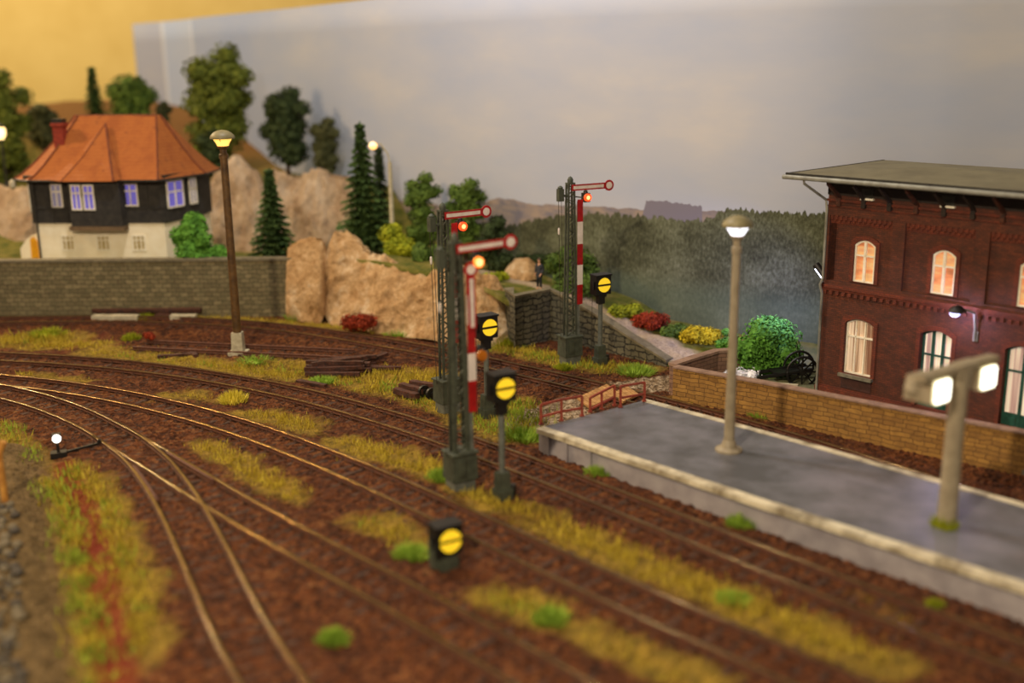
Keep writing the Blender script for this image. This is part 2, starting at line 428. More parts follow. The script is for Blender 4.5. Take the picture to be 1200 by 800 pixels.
gp([(862, 478), (880, 482), (903, 488)], .45, .5, 1, .35, label='green grass along the foot of the yellow wall')
gp([(60, 566), (75, 600), (88, 640), (98, 690), (108, 750), (112, 800)], .55, .55, 1, .3, label='left of two green strips beside the red brown bed at lower left')
gp([(80, 548), (110, 570), (128, 600), (145, 645), (160, 700), (172, 760)], .6, .4, 1, .3, label='right of two green strips beside the red brown bed at lower left')
gp([(180, 470), (215, 462), (250, 470)], .5, .15, .5, .2, label='thin dry grass left of the bright yellow tuft')
gp([(20, 440), (60, 444), (100, 447)], .35, .15, .6, .18, label='thin dry grass between tracks at the far left')
gp([(0, 500), (20, 520), (40, 545)], .6, .55, .5, .22, label='dark sparse grass behind the white turnout lantern')
gp([(1010, 700), (1060, 730)], .3, .4, .2, .2, label='few grass blades near the platform track')

DIRT = [([G(x, y).to_2d() for x, y in ((70, 414), (95, 402), (120, 390))], .35)]
REDS = [([G(x, y).to_2d() for x, y in ((72, 545), (95, 590), (112, 640), (125, 700), (138, 800))], .45)]
DARKB = [([G(x, y).to_2d() for x, y in ((56, 570), (66, 610), (76, 660), (88, 730), (100, 810))], .35)]
GRAVEL = [([G(x, y).to_2d() for x, y in ((806, 446), (770, 448), (740, 455), (700, 468), (640, 485), (622, 492))], 1.1)]
def clampf(x, a=0., b=1.): return max(a, min(b, x))
def bank(p):       # raised stony bank at the lower left; + inside
    q = G(62, 585).to_2d(); e = G(96, 800).to_2d(); u = (e - q).normalized()
    d = (p - q).x * u.y - (p - q).y * u.x        # sign: left of the line
    return d
def ground():
    x0, x1, y0, y1, st = -38, 28, 19, 66.8, .16
    nx, ny = int((x1 - x0) / st), int((y1 - y0) / st)
    lines = [SA, SB, SC, SD, SE, SF]
    co = [[v for k, v in enumerate(l) if k % 2 == 0] for l in lines]
    vs = []; col = []
    # coarse distance grids first
    def field(lst, cell=.5):
        g = {}
        for line, hw in lst:
            xs = [v.x for v in line]; ys = [v.y for v in line]
            for ix in range(int((min(xs) - 3 - x0) / cell), int((max(xs) + 3 - x0) / cell) + 1):
                for iy in range(int((min(ys) - 3 - y0) / cell), int((max(ys) + 3 - y0) / cell) + 1):
                    p = Vector((x0 + ix * cell, y0 + iy * cell)); d = ndist(p, line) - hw
                    if d < 2.5: g[(ix, iy)] = min(g.get((ix, iy), 9), d)
        def f(x, y):
            a = (x - x0) / cell; b = (y - y0) / cell; i, j = int(a // 1), int(b // 1); fa, fb = a - i, b - j
            q = lambda m, n: g.get((m, n), 2.5)
            return (q(i, j) * (1 - fa) + q(i + 1, j) * fa) * (1 - fb) + (q(i, j + 1) * (1 - fa) + q(i + 1, j + 1) * fa) * fb
        return f
    fgr = field([(l, hw) for l, hw, *_ in grass_spines]); ftr = field([(l, 0) for l in co], .5)
    fgv = field(GRAVEL); frd = field(REDS); fdk = field(DARKB); fdi = field(DIRT)
    for j in range(ny + 1):
        for i in range(nx + 1):
            x, y = x0 + i * st, y0 + j * st
            n1 = noise.noise(Vector((x * .9, y * .9, 0))); n2 = noise.noise(Vector((x * 3.1, y * 3.1, 5)))
            d = ftr(x, y)
            lump = random.uniform(-.055, .06) + n2 * .04
            z = (.075 if d < 1.6 else .075 - min(.13, (d - 1.6) * .16)) + lump + n1 * .02
            gr = clampf((.32 - fgr(x, y) + n1 * .55 + n2 * .3) / .5)
            if d < .95: gr *= .25
            gv = clampf((.25 - fgv(x, y) + n1 * .3) / .3); 
            if d < 1.5: gv *= .2
            rd = clampf((.2 - frd(x, y) + n2 * .2) / .3)
            dk = clampf((.1 - fdk(x, y)) / .4)
            di = clampf((.1 - fdi(x, y)) / .3)
            p = Vector((x, y)); bk = bank(p)
            khaki = 0.
            if bk > -.2 and y < 42:
                khaki = clampf((bk + .2) / .6); z += .35 * clampf(bk / 1.2)
                rd = 0; 
            if fdk(x, y) < .6: z -= .18 * clampf(1 - fdk(x, y) / .6)
            # open earth between the far tracks (x left), away from ballast beds
            far = clampf((y - 57.6) / 1.2) if x < 2 else 0
            earth = clampf((d - 2.0) / .8) * .65
            vs.append((x, y, z)); col.append((gr, gv, max(rd, di * .3), khaki))
    fs = []
    w_ = nx + 1
    for j in range(ny):
        for i in range(nx): a = j * w_ + i; fs.append((a, a + 1, a + w_ + 1, a + w_))
    me = bpy.data.meshes.new('ground'); me.from_pydata(vs, [], fs)
    at = me.color_attributes.new('zone', 'FLOAT_COLOR', 'POINT')
    at.data.foreach_set('color', [c for q in col for c in q])
    m, nt, b = mk('rusty_ballast'); b.inputs['Roughness'].default_value = .9; b.inputs['Specular IOR Level'].default_value = .25
    pos = geo(nt)
    a = nd(nt, 'ShaderNodeAttribute', attribute_name='zone'); sp = nd(nt, 'ShaderNodeSeparateColor'); nt.links.new(a.outputs['Color'], sp.inputs[0])
    vo = nd(nt, 'ShaderNodeTexVoronoi'); vo.inputs['Scale'].default_value = 7; nt.links.new(pos, vo.inputs['Vector'])
    vs_ = nd(nt, 'ShaderNodeSeparateColor'); nt.links.new(vo.outputs['Color'], vs_.inputs[0])
    base = ramp(nt, math_(nt, 'ADD', math_(nt, 'MULTIPLY', vs_.outputs[0], .5), math_(nt, 'MULTIPLY', noi(nt, pos, .7, 5, .65), .6)),
                [(.22, hexc(36, 18, 9)), (.5, hexc(80, 42, 18)), (.72, hexc(112, 62, 28)), (.9, hexc(138, 94, 54))])
    big = noi(nt, pos, .22, 3); base = mix(nt, ramp(nt, big, [(.45, (0, 0, 0)), (.7, (.4, .4, .4))]), base, hexc(74, 40, 26))
    grs = ramp(nt, noi(nt, pos, 2.2, 5), [(.35, hexc(112, 92, 32)), (.65, hexc(158, 128, 46))])
    grv = ramp(nt, vs_.outputs[1], [(.1, hexc(112, 92, 68)), (.5, hexc(150, 128, 100)), (.9, hexc(184, 164, 138))])
    khk = ramp(nt, noi(nt, pos, 1.8, 6, .7), [(.35, hexc(84, 66, 36)), (.65, hexc(128, 104, 66))])
    c = mix(nt, sp.outputs[0], base, grs); c = mix(nt, sp.outputs[1], c, grv); c = mix(nt, math_(nt, 'MULTIPLY', sp.outputs[2], .8), c, hexc(128, 44, 26))
    c = mix(nt, a.outputs['Alpha'], c, khk)
    nt.links.new(c, b.inputs['Base Color'])
    bump(nt, b, math_(nt, 'ADD', vo.outputs['Distance'], noi(nt, pos, 14, 3)), .9, .12)
    me.materials.append(m)
    o = bpy.data.objects.new('ground', me); C.objects.link(o); tag(o, kind='structure')
    mb = MB(); mb.box(-120, 120, -10, 190, -2.0, -.6); b2 = mb.build('floor', simple('dark_layout_base', hexc(70, 44, 28), hexc(50, 30, 18), .9)); tag(b2, kind='structure')
    return o
ground_obj = ground()

# ------------------------------------------------------------------ room wall and printed backdrop
def plaster():
    m, nt, b = mk('yellow_painted_wall'); b.inputs['Roughness'].default_value = .8
    n = noi(nt, geo(nt), .15, 3)
    nt.links.new(ramp(nt, n, [(.3, hexc(232, 206, 128)), (.7, hexc(222, 194, 114))]), b.inputs['Base Color']); return m
mb = MB(); mb.box(-160, 120, 178, 179, -2, 110); o = mb.build('wall_back', plaster()); tag(o, kind='structure')
BD = [(140, 133), (155, 130), (205, 121), (240, 112), (330, 97), (470, 79), (600, 68.5), (720, 62.5), (850, 58), (955, 55.6), (1080, 54.5), (1250, 53.5), (1500, 50)]
BD = BD[1:]
def bpt(px, d): q = D(px, 30 if px < 480 else 300, d); return q.to_2d()
bpl = [bpt(*q) for q in BD]
def backdrop():
    line = spline([tuple(p) for p in bpl], .5); zt = 19.2
    # cumulative arc length; matching image column for the printed skyline
    us = [0]
    for i in range(1, len(line)): us.append(us[-1] + (line[i] - line[i - 1]).length)
    def col(p): return 600 + F * p.x / (p.y * cos(_p) + .0 + 8.0 * sin(_p))
    def interp(x, tab):
        if x <= tab[0][0]: return tab[0][1]
        for (a, va), (b, vb) in zip(tab, tab[1:]):
            if x <= b: return va + (vb - va) * (x - a) / (b - a)
        return tab[-1][1]
    FT = [(150, 3.2), (500, 4.2), (600, 4.9), (650, 5.9), (720, 6.4), (800, 6.4), (835, 6.6), (850, 7.2), (960, 7.2), (1200, 7.0)]
    HT = [(150, 3.0), (540, 5.6), (580, 6.3), (640, 6.55), (760, 6.8), (840, 6.9), (1200, 6.5)]
    BT = [(150, 0), (745, 0), (752, 7.2), (775, 7.35), (828, 7.2), (834, 0), (1200, 0)]
    vs = []; fs = []; n = 10; colr = []; zs = [-1.5 + (zt + 1.5) * k / n for k in range(n + 1)]
    thick = .35
    for side in (0, 1):
        ln = line if side == 0 else offs(line, -thick)
        for i, p in enumerate(ln):
            c = col(line[i])
            for z in zs: vs.append((p.x, p.y, z)); colr.append((interp(c, FT) / 20, interp(c, HT) / 20, interp(c, BT) / 20, 1))
    L = len(line); w_ = n + 1
    for i in range(L - 1):
        for k in range(n):
            a = i * w_ + k; fs.append((a, a + w_, a + w_ + 1, a + 1)); b = L * w_ + a; fs.append((b, b + 1, b + w_ + 1, b + w_))
        a = i * w_ + n; b = L * w_ + a; fs.append((a, a + w_, b + w_, b))
    for k in range(n):
        a = k; b = L * w_ + k; fs.append((a, a + 1, b + 1, b)); a = (L - 1) * w_ + k; b = L * w_ + a; fs.append((a, b, b + 1, a + 1))
    me = bpy.data.meshes.new('backdrop_board'); me.from_pydata(vs, [], fs)
    me.color_attributes.new('lines', 'FLOAT_COLOR', 'POINT').data.foreach_set('color', [q for c in colr for q in c])
    u = me.uv_layers.new(name='UVMap')
    for lp in me.loops:
        k = lp.vertex_index % (L * w_); u.data[lp.index].uv = (us[k // w_], vs[k][2])
    for p in me.polygons: p.use_smooth = True
    global JOINTS
    def ucol(px): return min(zip(us, line), key=lambda q: abs(col(q[1]) - px))[0]
    u1, u2, u0 = ucol(203), ucol(238), 0
    JOINTS = [((u0 + u1) / 2, (u1 - u0) / 2, hexc(176, 168, 158)), ((u1 + u2) / 2, (u2 - u1) / 2, hexc(190, 202, 222)), (u1, .5, hexc(215, 220, 226)), (u2, .4, hexc(215, 222, 232))]
    me.materials.append(backdrop_material())
    o = bpy.data.objects.new('backdrop_board', me); C.objects.link(o)
    tag(o, 'large curved backdrop board printed with grey sky, distant hills and a dark forest', 'backdrop'); o['kind'] = 'structure'
JOINTS = []
backdrop()
bpy.data.objects['backdrop_board'].name = 'wall_backdrop'

# ------------------------------------------------------------------ raised land behind the walls
# front edge of the raised land with its height, as (image column, depth, height)
CTRL = [(-35, 67, 2.85), (-27, 67, 2.85), (-20, 67, 2.85), (-14.5, 67, 2.85), (-32, 74, 2.6), (-24, 75, 2.6), (-28, 71, 2.8), (-22, 71, 2.8), (-18, 72, 2.6), (-15, 70, 2.7), (-20, 77, 1.8), (-16.5, 76, 1.8), (-13, 76, 1.8), (-10, 75, 1.9), (-23, 78.5, 2.5), (-20, 83.5, 6.0), (-17, 83.5, 6.2), (-13.5, 82, 6.2), (-11, 80.5, 6.3),
        (-38, 85, 5.5), (-30, 88, 7.0), (-26, 85, 5.0), (-20, 87, 6.2), (-15, 86, 6.2), (-30, 125, 10.6), (-45, 128, 10.8), (-20, 110, 8.5), (-45, 100, 9),
        (-11.5, 66.5, 3.6), (-8, 64, 3.7), (-5, 62.5, 3.5), (-2, 60.5, 3.1), (-9, 72, 2.9), (-6, 72, 2.8), (-3, 72, 2.6), (0, 62, 2.45), (1.2, 60.5, 2.35), (2.2, 59.6, 2.4), (3.5, 62, 2.0),
        (0, 68, 2.4), (4, 64, 1.8), (4.2, 57.4, 1.55), (5.2, 58.5, 1.35), (6.2, 55.2, .8), (7.6, 56.5, .75), (7.8, 53.3, .25), (9.2, 54.5, .35), (10.5, 52, .15), (10, 57.5, .55), (14, 56, .4), (12, 53, .15), (18, 53, .1), (22, 45, .1)]
# front boundary of the hillside sheet in plan
FB = [(-44, 66.05), (-36, 66.0), (-22, 65.6), (-13.3, 65.5), (-10, 64.5), (-6.5, 62.3), (-2.5, 59.8), (0.5, 57.6), (2.3, 59.0), (4.4, 56.95), (6.2, 55.0), (7.8, 53.3), (8.1, 51.8), (8.4, 50.4), (9.6, 49.4), (11.5, 47.6), (13.2, 46.2), (15.6, 43.6), (19.5, 39.4), (26, 32)]
def hz(x, y):
    s = 0; t = 0
    for a, b, c in CTRL:
        d = (x - a) ** 2 + (y - b) ** 2; w_ = 1 / (d + .15) ** 1.7; s += w_ * c; t += w_
    return s / t
def hillside():
    fl = spline(FB, .5)
    # back line: the backdrop itself, sampled to the same count
    bl = spline([(-75, 150), (-60, 140)] + [(p.x, p.y) for p in bpl[:-1]] + [(44, 50)], .5)
    n = 260; m = 72; vs = []; col = []
    def samp(line, t): q = t * (len(line) - 1); i = min(int(q), len(line) - 2); return line[i].lerp(line[i + 1], q - i)
    def near(line, px):     # point of a line on a given bearing
        return min(line, key=lambda p: abs(p.x / p.y - px))
    for i in range(n + 1):
        a = samp(fl, i / n); tb = a.x / a.y
        b = near(bl, tb) if i else bl[10]
        b = b + (b - a).normalized() * -.15
        for k in range(m + 1):
            t = (k / m) ** 1.4; p = a.lerp(b, t); z = hz(p.x, p.y)
            z += noise.noise(Vector((p.x * .5, p.y * .5, 3))) * .18 + noise.noise(Vector((p.x * 2.3, p.y * 2.3, 1))) * .07
            if k == 0: z -= .25
            vs.append((p.x, p.y, z)); 
            g1 = noise.noise(Vector((p.x * .35, p.y * .35, 9)))
            pd = ndist(p, PATHL); path = clampf((1.15 - pd + noise.noise(Vector((p.x * 2, p.y * 2, 2))) * .3) / .4)
            yard = clampf((p.x - 10.5) / 2) * clampf((56 - p.y) / 3)
            brown = clampf((p.y - 92) / 12) * clampf((-12 - p.x) / 3)
            col.append((path, clampf(.5 + g1), brown, yard))
    fs = [(i * (m + 1) + k, (i + 1) * (m + 1) + k, (i + 1) * (m + 1) + k + 1, i * (m + 1) + k + 1) for i in range(n) for k in range(m)]
    me = bpy.data.meshes.new('ground_hillside'); me.from_pydata(vs, [], fs)
    me.color_attributes.new('zone', 'FLOAT_COLOR', 'POINT').data.foreach_set('color', [q for c in col for q in c])
    for p in me.polygons: p.use_smooth = True
    m_, nt, b = mk('grassy_slope'); b.inputs['Roughness'].default_value = .95; b.inputs['Specular IOR Level'].default_value = .2
    pos = geo(nt); a = nd(nt, 'ShaderNodeAttribute', attribute_name='zone'); sp = nd(nt, 'ShaderNodeSeparateColor'); nt.links.new(a.outputs['Color'], sp.inputs[0])
    g = ramp(nt, noi(nt, pos, 1.1, 6, .7), [(.35, hexc(70, 82, 26)), (.55, hexc(116, 110, 48)), (.72, hexc(150, 132, 84))])
    vo = nd(nt, 'ShaderNodeTexVoronoi'); vo.inputs['Scale'].default_value = 9; nt.links.new(pos, vo.inputs['Vector'])
    gv = ramp(nt, noi(nt, pos, 9, 5, .8), [(.3, hexc(140, 118, 92)), (.7, hexc(208, 188, 158))])
    c = mix(nt, sp.outputs[0], g, gv); c = mix(nt, sp.outputs[2], c, hexc(118, 84, 44)); c = mix(nt, math_(nt, 'MULTIPLY', a.outputs['Alpha'], .8), c, hexc(128, 130, 104))
    nt.links.new(c, b.inputs['Base Color']); bump(nt, b, noi(nt, pos, 8, 5, .8), .7, .1)
    me.materials.append(m_)
    o = bpy.data.objects.new('ground_hillside', me); C.objects.link(o); tag(o, kind='structure')
PATHL = spline([(-3, 66), (0.5, 63.5), (2.6, 61.4), (4.6, 58.9), (6.4, 56.9), (8.2, 54.6), (9.0, 52.6), (8.4, 50)], .5)
hillside()

# ------------------------------------------------------------------ masonry walls
def wall_run(name, pts, zb, zt, th, mat, label, cat, cap=None, capmat=None, side=1):
    """pts: plan polyline; zb/zt lists or numbers; th thickness away from the viewer; capping stones on top"""
    n = len(pts); P = [Vector(p[:2]) for p in pts]
    zb = zb if isinstance(zb, list) else [zb] * n; zt = zt if isinstance(zt, list) else [zt] * n
    back = offs(P, -th)
    t = thing(name, label, cat, (P[0].x, P[0].y, zb[0]))
    o0 = Vector((P[0].x, P[0].y, zb[0]))
    def strip(F_, B_, z0, z1):
        mb = MB()
        for i in range(n - 1):
            a, b, c, d = F_[i], F_[i + 1], B_[i + 1], B_[i]
            v = [Vector((a.x, a.y, z0[i])), Vector((b.x, b.y, z0[i + 1])), Vector((c.x, c.y, z0[i + 1])), Vector((d.x, d.y, z0[i])),
                 Vector((a.x, a.y, z1[i])), Vector((b.x, b.y, z1[i + 1])), Vector((c.x, c.y, z1[i + 1])), Vector((d.x, d.y, z1[i]))]
            v = [q - o0 for q in v]
            fs = [(0, 1, 5, 4), (2, 3, 7, 6), (4, 5, 6, 7), (0, 3, 2, 1)]
            if i == 0: fs.append((3, 0, 4, 7))
            if i == n - 2: fs.append((1, 2, 6, 5))
            mb.add(v, fs)
        return mb
    w_ = strip(P, back, zb, zt).build('wall_body', mat, t)
    me = w_.data; u = me.uv_layers.new(name='UVMap')
    # run the courses along the wall: arc length in U
    arc = [0]
    for i in range(1, n): arc.append(arc[-1] + (P[i] - P[i - 1]).length)
    for p in me.polygons:
        for li in p.loop_indices:
            v = me.vertices[me.loops[li].vertex_index].co + o0; q = v.to_2d()
            best = min(range(n), key=lambda k: min((P[k] - q).length, (back[k] - q).length))
            if abs(p.normal.z) > .75: u.data[li].uv = (arc[best], (q - P[best]).length)
            elif p.area < th * 3.5 and len(p.vertices) == 4 and abs((me.vertices[p.vertices[0]].co - me.vertices[p.vertices[1]].co).to_2d().length - th) < .02: u.data[li].uv = ((q - P[best]).length, v.z)
            else: u.data[li].uv = (arc[best], v.z)
    if cap:
        mb = strip(offs(P, .07), offs(P, -th - .07), [z for z in zt], [z + cap for z in zt])
        mb.build('coping', capmat, t)
    return t

m_stone = masonry('grey_block_wall', (hexc(142, 128, 92), hexc(108, 96, 66), hexc(92, 88, 60)), hexc(70, 60, 40), .5, .27, .9, .022, strength=.9, wobble=.8, wscale=2.5, off=.43)
m_dry = masonry('dark_rough_stone', (hexc(118, 112, 88), hexc(88, 84, 68), hexc(64, 64, 50)), hexc(26, 23, 18), .52, .3, .9, .04, strength=1.0, wobble=1.5, wscale=2.2, off=.38, squash=1.4, sqf=2)
m_yel = masonry('yellow_sandstone', (hexc(178, 134, 64), hexc(146, 106, 50), hexc(112, 80, 40)), hexc(88, 60, 30), .46, .19, .85, .014, strength=.9, off=.37, squash=1.8, sqf=3, wobble=.9, wscale=2.0)
m_pur = masonry('purple_brown_brick', (hexc(150, 116, 92), hexc(128, 96, 78), hexc(104, 80, 66)), hexc(84, 64, 52), .5, .2, .85, .015)
capm = simple('grey_coping_stone', hexc(128, 118, 92), hexc(98, 90, 70), .8, 0, 3, .4)
capp = simple('mauve_coping', hexc(158, 128, 108), hexc(126, 100, 84), .8, 0, 3, .3)

wall_run('retaining_wall', [(-44, 65.9), (-36, 65.85), (-28, 65.6), (-20, 65.4), (-12.6, 65.3)], -.3, 3.42, .55, m_stone,
         'long grey block retaining wall below the half-timbered house', 'wall', .14, capm)
ca, cb = G(604, 408), G(645, 397)
wall_run('ramp_wall', [(-.35, 58.6), (ca.x, ca.y), (cb.x, cb.y), (4.3, 56.9), (6.1, 54.9), (7.75, 53.2)], -.3, [2.85, 2.75, 2.7, 1.85, .95, .18], .45, m_dry,
         'dark rough stone wall with a tall corner that slopes down along the ramp', 'wall', .12, capm)
wf = [G(789, 431, 1.55), G(905, 450.5, 1.6), G(1000, 469, 1.6), G(1100, 488, 1.6), G(1200, 507, 1.6)]
wf.append(wf[-1] + (wf[-1] - wf[-2]) * 2.6)
wall_run('boundary_wall', wf, -.3, 1.55, .3, m_yel, 'yellow sandstone boundary wall running between the rear track and the brick station', 'wall', .07, capp)
wall_run('garden_wall', [G(787, 429.5, 1.5) + Vector((.2, .35, 0)), G(812, 420, 1.5), G(842, 411, 1.5), G(846, 412, 1.5) + Vector((1.0, .4, 0))], -.3, 1.4, .3, m_pur,
         'short purple brown brick wall running back from the yellow wall end', 'wall', .12, capp)

# ------------------------------------------------------------------ tracks
railtrack('railway_track', 'railway track that runs along the front edge of the grey platform', SA)
railtrack('railway_track', 'railway track passing just behind the low near shunting signal, second out from the platform', SB)
i0 = min(range(len(SC)), key=lambda i: (SC[i] - Vector((-16.6, 43.2))).length)
i1 = min(range(len(SD)), key=lambda i: (SD[i] - Vector((-17.3, 43.6))).length)
t = railtrack('railway_track', 'straighter branch of the turnout, track third out from the platform', SC, 0, i0)
t = railtrack('railway_track', 'sharply curving turnout branch that leaves the picture at the bottom left', SD, i1, 0, sl_from=int(i1 * .5 / .62) + 9)
railtrack('railway_track', 'rear railway track curving below the tan rock and on behind the platform', SE)
railtrack('railway_track', 'short disused siding beside the tall brown lamp post', SF, mats=[M['rust'], M['rust']])
# turnout hardware: check rails
def short_rail(pts, label):
    rail_mb([Vector(p) for p in pts]).build('check_rail', [M['rust'], M['rust']]).name
    o = C.objects[-1]; tag(o, label, 'check rail')
cr = offs(SC, -.62); k = min(range(len(cr)), key=lambda i: (cr[i] - G(212, 548, .3).to_2d()).length)
o = rail_mb([cr[i] for i in range(k - 4, k + 5)]).build('check_rail', [M['rust'], M['rust']]); tag(o, 'short rusty check rail inside the straighter turnout branch', 'check rail')
cr = offs(SD, .62); k = min(range(len(cr)), key=lambda i: (cr[i] - G(180, 560, .3).to_2d()).length)
o = rail_mb([cr[i] for i in range(k - 4, k + 5)]).build('check_rail', [M['rust'], M['rust']]); tag(o, 'short rusty check rail inside the sharply curving turnout branch', 'check rail')

# ------------------------------------------------------------------ platform
def platform():
    fr = [G(628, 502, 1), G(750, 543, 1), G(900, 593, 1), G(1050, 641, 1), G(1200, 690, 1), G(1330, 733, 1)]
    bk = [G(757, 467.5, 1), G(850, 492, 1), G(950, 519, 1), G(1080, 556, 1), G(1200, 589, 1), G(1330, 628, 1)]
    fr.append(fr[-1] + (fr[-1] - fr[-2]) * 1.6); bk.append(bk[-1] + (bk[-1] - bk[-2]) * 1.6)
    t = thing('platform', 'grey station platform with worn white edging stones and a pale front wall', 'platform', (0, 0, 0))
    mb = MB()   # paving surface
    outline = [(p.x, p.y) for p in fr] + [(p.x, p.y) for p in reversed(bk)]
    def prism(out, z0, z1, mb):
        tr = tessellate_polygon([[Vector((x, y, 0)) for x, y in out]]); n = len(out)
        vs = [(x, y, z1) for x, y in out] + [(x, y, z0) for x, y in out]
        fs = [tuple(q) for q in tr] + [tuple(n + k for k in reversed(q)) for q in tr] + [(k, (k + 1) % n, n + (k + 1) % n, n + k) for k in range(n)]
        mb.add(vs, fs)
    F2 = [p.to_2d() for p in fr]; B2 = [p.to_2d() for p in bk]
    fi = offs(F2, -.42); bi = offs(B2, .32)
    prism([(p.x, p.y) for p in fi] + [(p.x, p.y) for p in reversed(bi)], .7, .985, mb)
    m, nt, b = mk('platform_asphalt'); pos = geo(nt)
    n1 = noi(nt, pos, .45, 5, .6); c = ramp(nt, n1, [(.35, hexc(78, 78, 80)), (.5, hexc(102, 102, 108)), (.68, hexc(124, 122, 132))])
    nt.links.new(c, b.inputs['Base Color'])
    nt.links.new(ramp(nt, noi(nt, pos, .6, 4), [(.3, (.32, .32, .32)), (.7, (.5, .5, .5))]), b.inputs['Roughness'])
    bump(nt, b, noi(nt, pos, 5, 5), .15, .03)
    mb.build('paving', m, t)
    # front face
    face = offs(F2, -.16); mb = MB()
    prism([(p.x, p.y) for p in face] + [(p.x, p.y) for p in reversed(offs(F2, -.6))], -.25, .82, mb)
    mf = simple('pale_lavender_wall', hexc(164, 158, 160), hexc(136, 130, 134), .75, 0, 1.2, .15)
    mb.build('front_wall', mf, t)
    mb = MB(); prism([(p.x, p.y) for p in offs(B2, .12)] + [(p.x, p.y) for p in reversed(offs(B2, .5))], -.25, .85, mb); mb.build('rear_wall', mf, t)
    # end wall
    mb = MB(); a, b_ = face[0], B2[0]; u = (b_ - a).normalized(); nn = Vector((u.y, -u.x))
    prism([(a.x, a.y), ((a + nn * .3).x, (a + nn * .3).y), ((b_ + nn * .3).x, (b_ + nn * .3).y), (b_.x, b_.y)], -.25, .97, mb)
    mb.build('end_wall', mf, t)
    # pillars on the front face at the ramp end
    for q in (.35, 1.35, 2.6):
        d = (F2[1] - F2[0]).normalized(); p = face[0] + d * q; nn = Vector((d.y, -d.x)); mb = MB()
        prism([(p.x, p.y), ((p + d * .3).x, (p + d * .3).y), ((p + d * .3 + nn * .12).x, (p + d * .3 + nn * .12).y), ((p + nn * .12).x, (p + nn * .12).y)], -.2, .8, mb)
        mb.build('pillar', mf, t)
    # edging stones: worn pale slabs
    me_ = simple('worn_white_edging', hexc(216, 206, 178), hexc(120, 106, 80), .6, 0, 1.1, .3, lo=.42, hi=.7)
    def stones(line, wd, sgn, zt):
        for i in range(len(line) - 1):
            a, b_ = line[i], line[i + 1]; L = (b_ - a).length; k = max(1, round(L / 1.15)); u = (b_ - a) / k
            n_ = Vector((u.y, -u.x)).normalized() * sgn
            for j in range(k):
                p = a + u * j + u.normalized() * .02; q = a + u * (j + 1); mb = MB()
                prism([(p.x, p.y), (q.x, q.y), ((q + n_ * wd).x, (q + n_ * wd).y), ((p + n_ * wd).x, (p + n_ * wd).y)], .82, zt + random.uniform(0, .012), mb)
                mb.build('edging_stone', me_, t)
    stones(F2, .42, -1, 1.0); stones(B2, .32, 1, 1.0)
    return t
platform()

# railings on the platform end
def railing(px, top, label, mid=True):
    base = [G(x, y, 1.0) for x, y in px]; o0 = base[0]
    t = thing('railing', label, 'railing', o0, group=None)
    tops = []
    for i, (p, ty) in enumerate(zip(base, top)):
        h = (p.z + (py_h(px[i], ty, p)) - p.z); tops.append(Vector((p.x, p.y, 1.0 + h)) - o0)
        m = MB(); q = p - o0; m.box(q.x - .05, q.x + .05, q.y - .05, q.y + .05, -.02, h); m.box(q.x - .09, q.x + .09, q.y - .09, q.y + .09, 0, .04); m.build('post', M['railing'], t)
    for z_, nm in ((0, 'top_rail'), (-.5, 'middle_rail')):
        m = MB()
        for a, b in zip(tops, tops[1:]): m.bar(a + Vector((0, 0, z_)), b + Vector((0, 0, z_)), .08, .08)
        m.build(nm, M['railing'], t)
    return t
def py_h(px, ty, p):
    return D(px[0], ty, p.y).z - 1.0
railing([(634, 497), (658, 492.5), (682, 487)], [474, 468, 464], 'red brown handrail nearest the front corner of the platform end')
railing([(691.5, 482.5), (705, 479), (720, 475)], [466, 459, 451.5], 'red brown handrail in the middle beside the plank crossing gap')
railing([(727, 477), (755, 470)], [452.5, 448], 'red brown handrail at the rear end of the platform end')

# plank crossing over the rear track
def planks():
    t = thing('plank_crossing', 'pale wooden plank crossing over the rear track behind the red railing', 'crossing', (0, 0, 0))
    a, b = G(711, 450, .3), G(676, 466, .3); u = (G(690, 477, .3) - b); n = 9
    d = b - a; L = u.normalized(); 
    for k in range(n):
        p = a + d * (k / n) ; q = a + d * ((k + .88) / n); m = MB()
        w_ = L * 1.5
        for s_ in (0,):
            vs = [p, q, q + w_, p + w_]; vs = [(v.x, v.y, .315) for v in vs]; lo = [(x, y, .22) for x, y, z in vs]
            m.add(vs + lo, [(0, 1, 2, 3), (7, 6, 5, 4), (0, 4, 5, 1), (1, 5, 6, 2), (2, 6, 7, 3), (3, 7, 4, 0)])
        m.build('plank', M['plank'], t)
    a2 = G(735, 452, .3)
    for k in range(4):
        p = a2 + u.normalized() * (.3 * k) * 0 + d.normalized() * (.36 * k); m = MB(); e = L * 1.3
        vs = [p, p + d.normalized() * .31, p + d.normalized() * .31 + e, p + e]; vs = [(v.x, v.y, .3) for v in vs]; lo = [(x, y, .2) for x, y, z in vs]
        m.add(vs + lo, [(0, 1, 2, 3), (7, 6, 5, 4), (0, 4, 5, 1), (1, 5, 6, 2), (2, 6, 7, 3), (3, 7, 4, 0)]); m.build('plank', M['plank'], t)
planks()

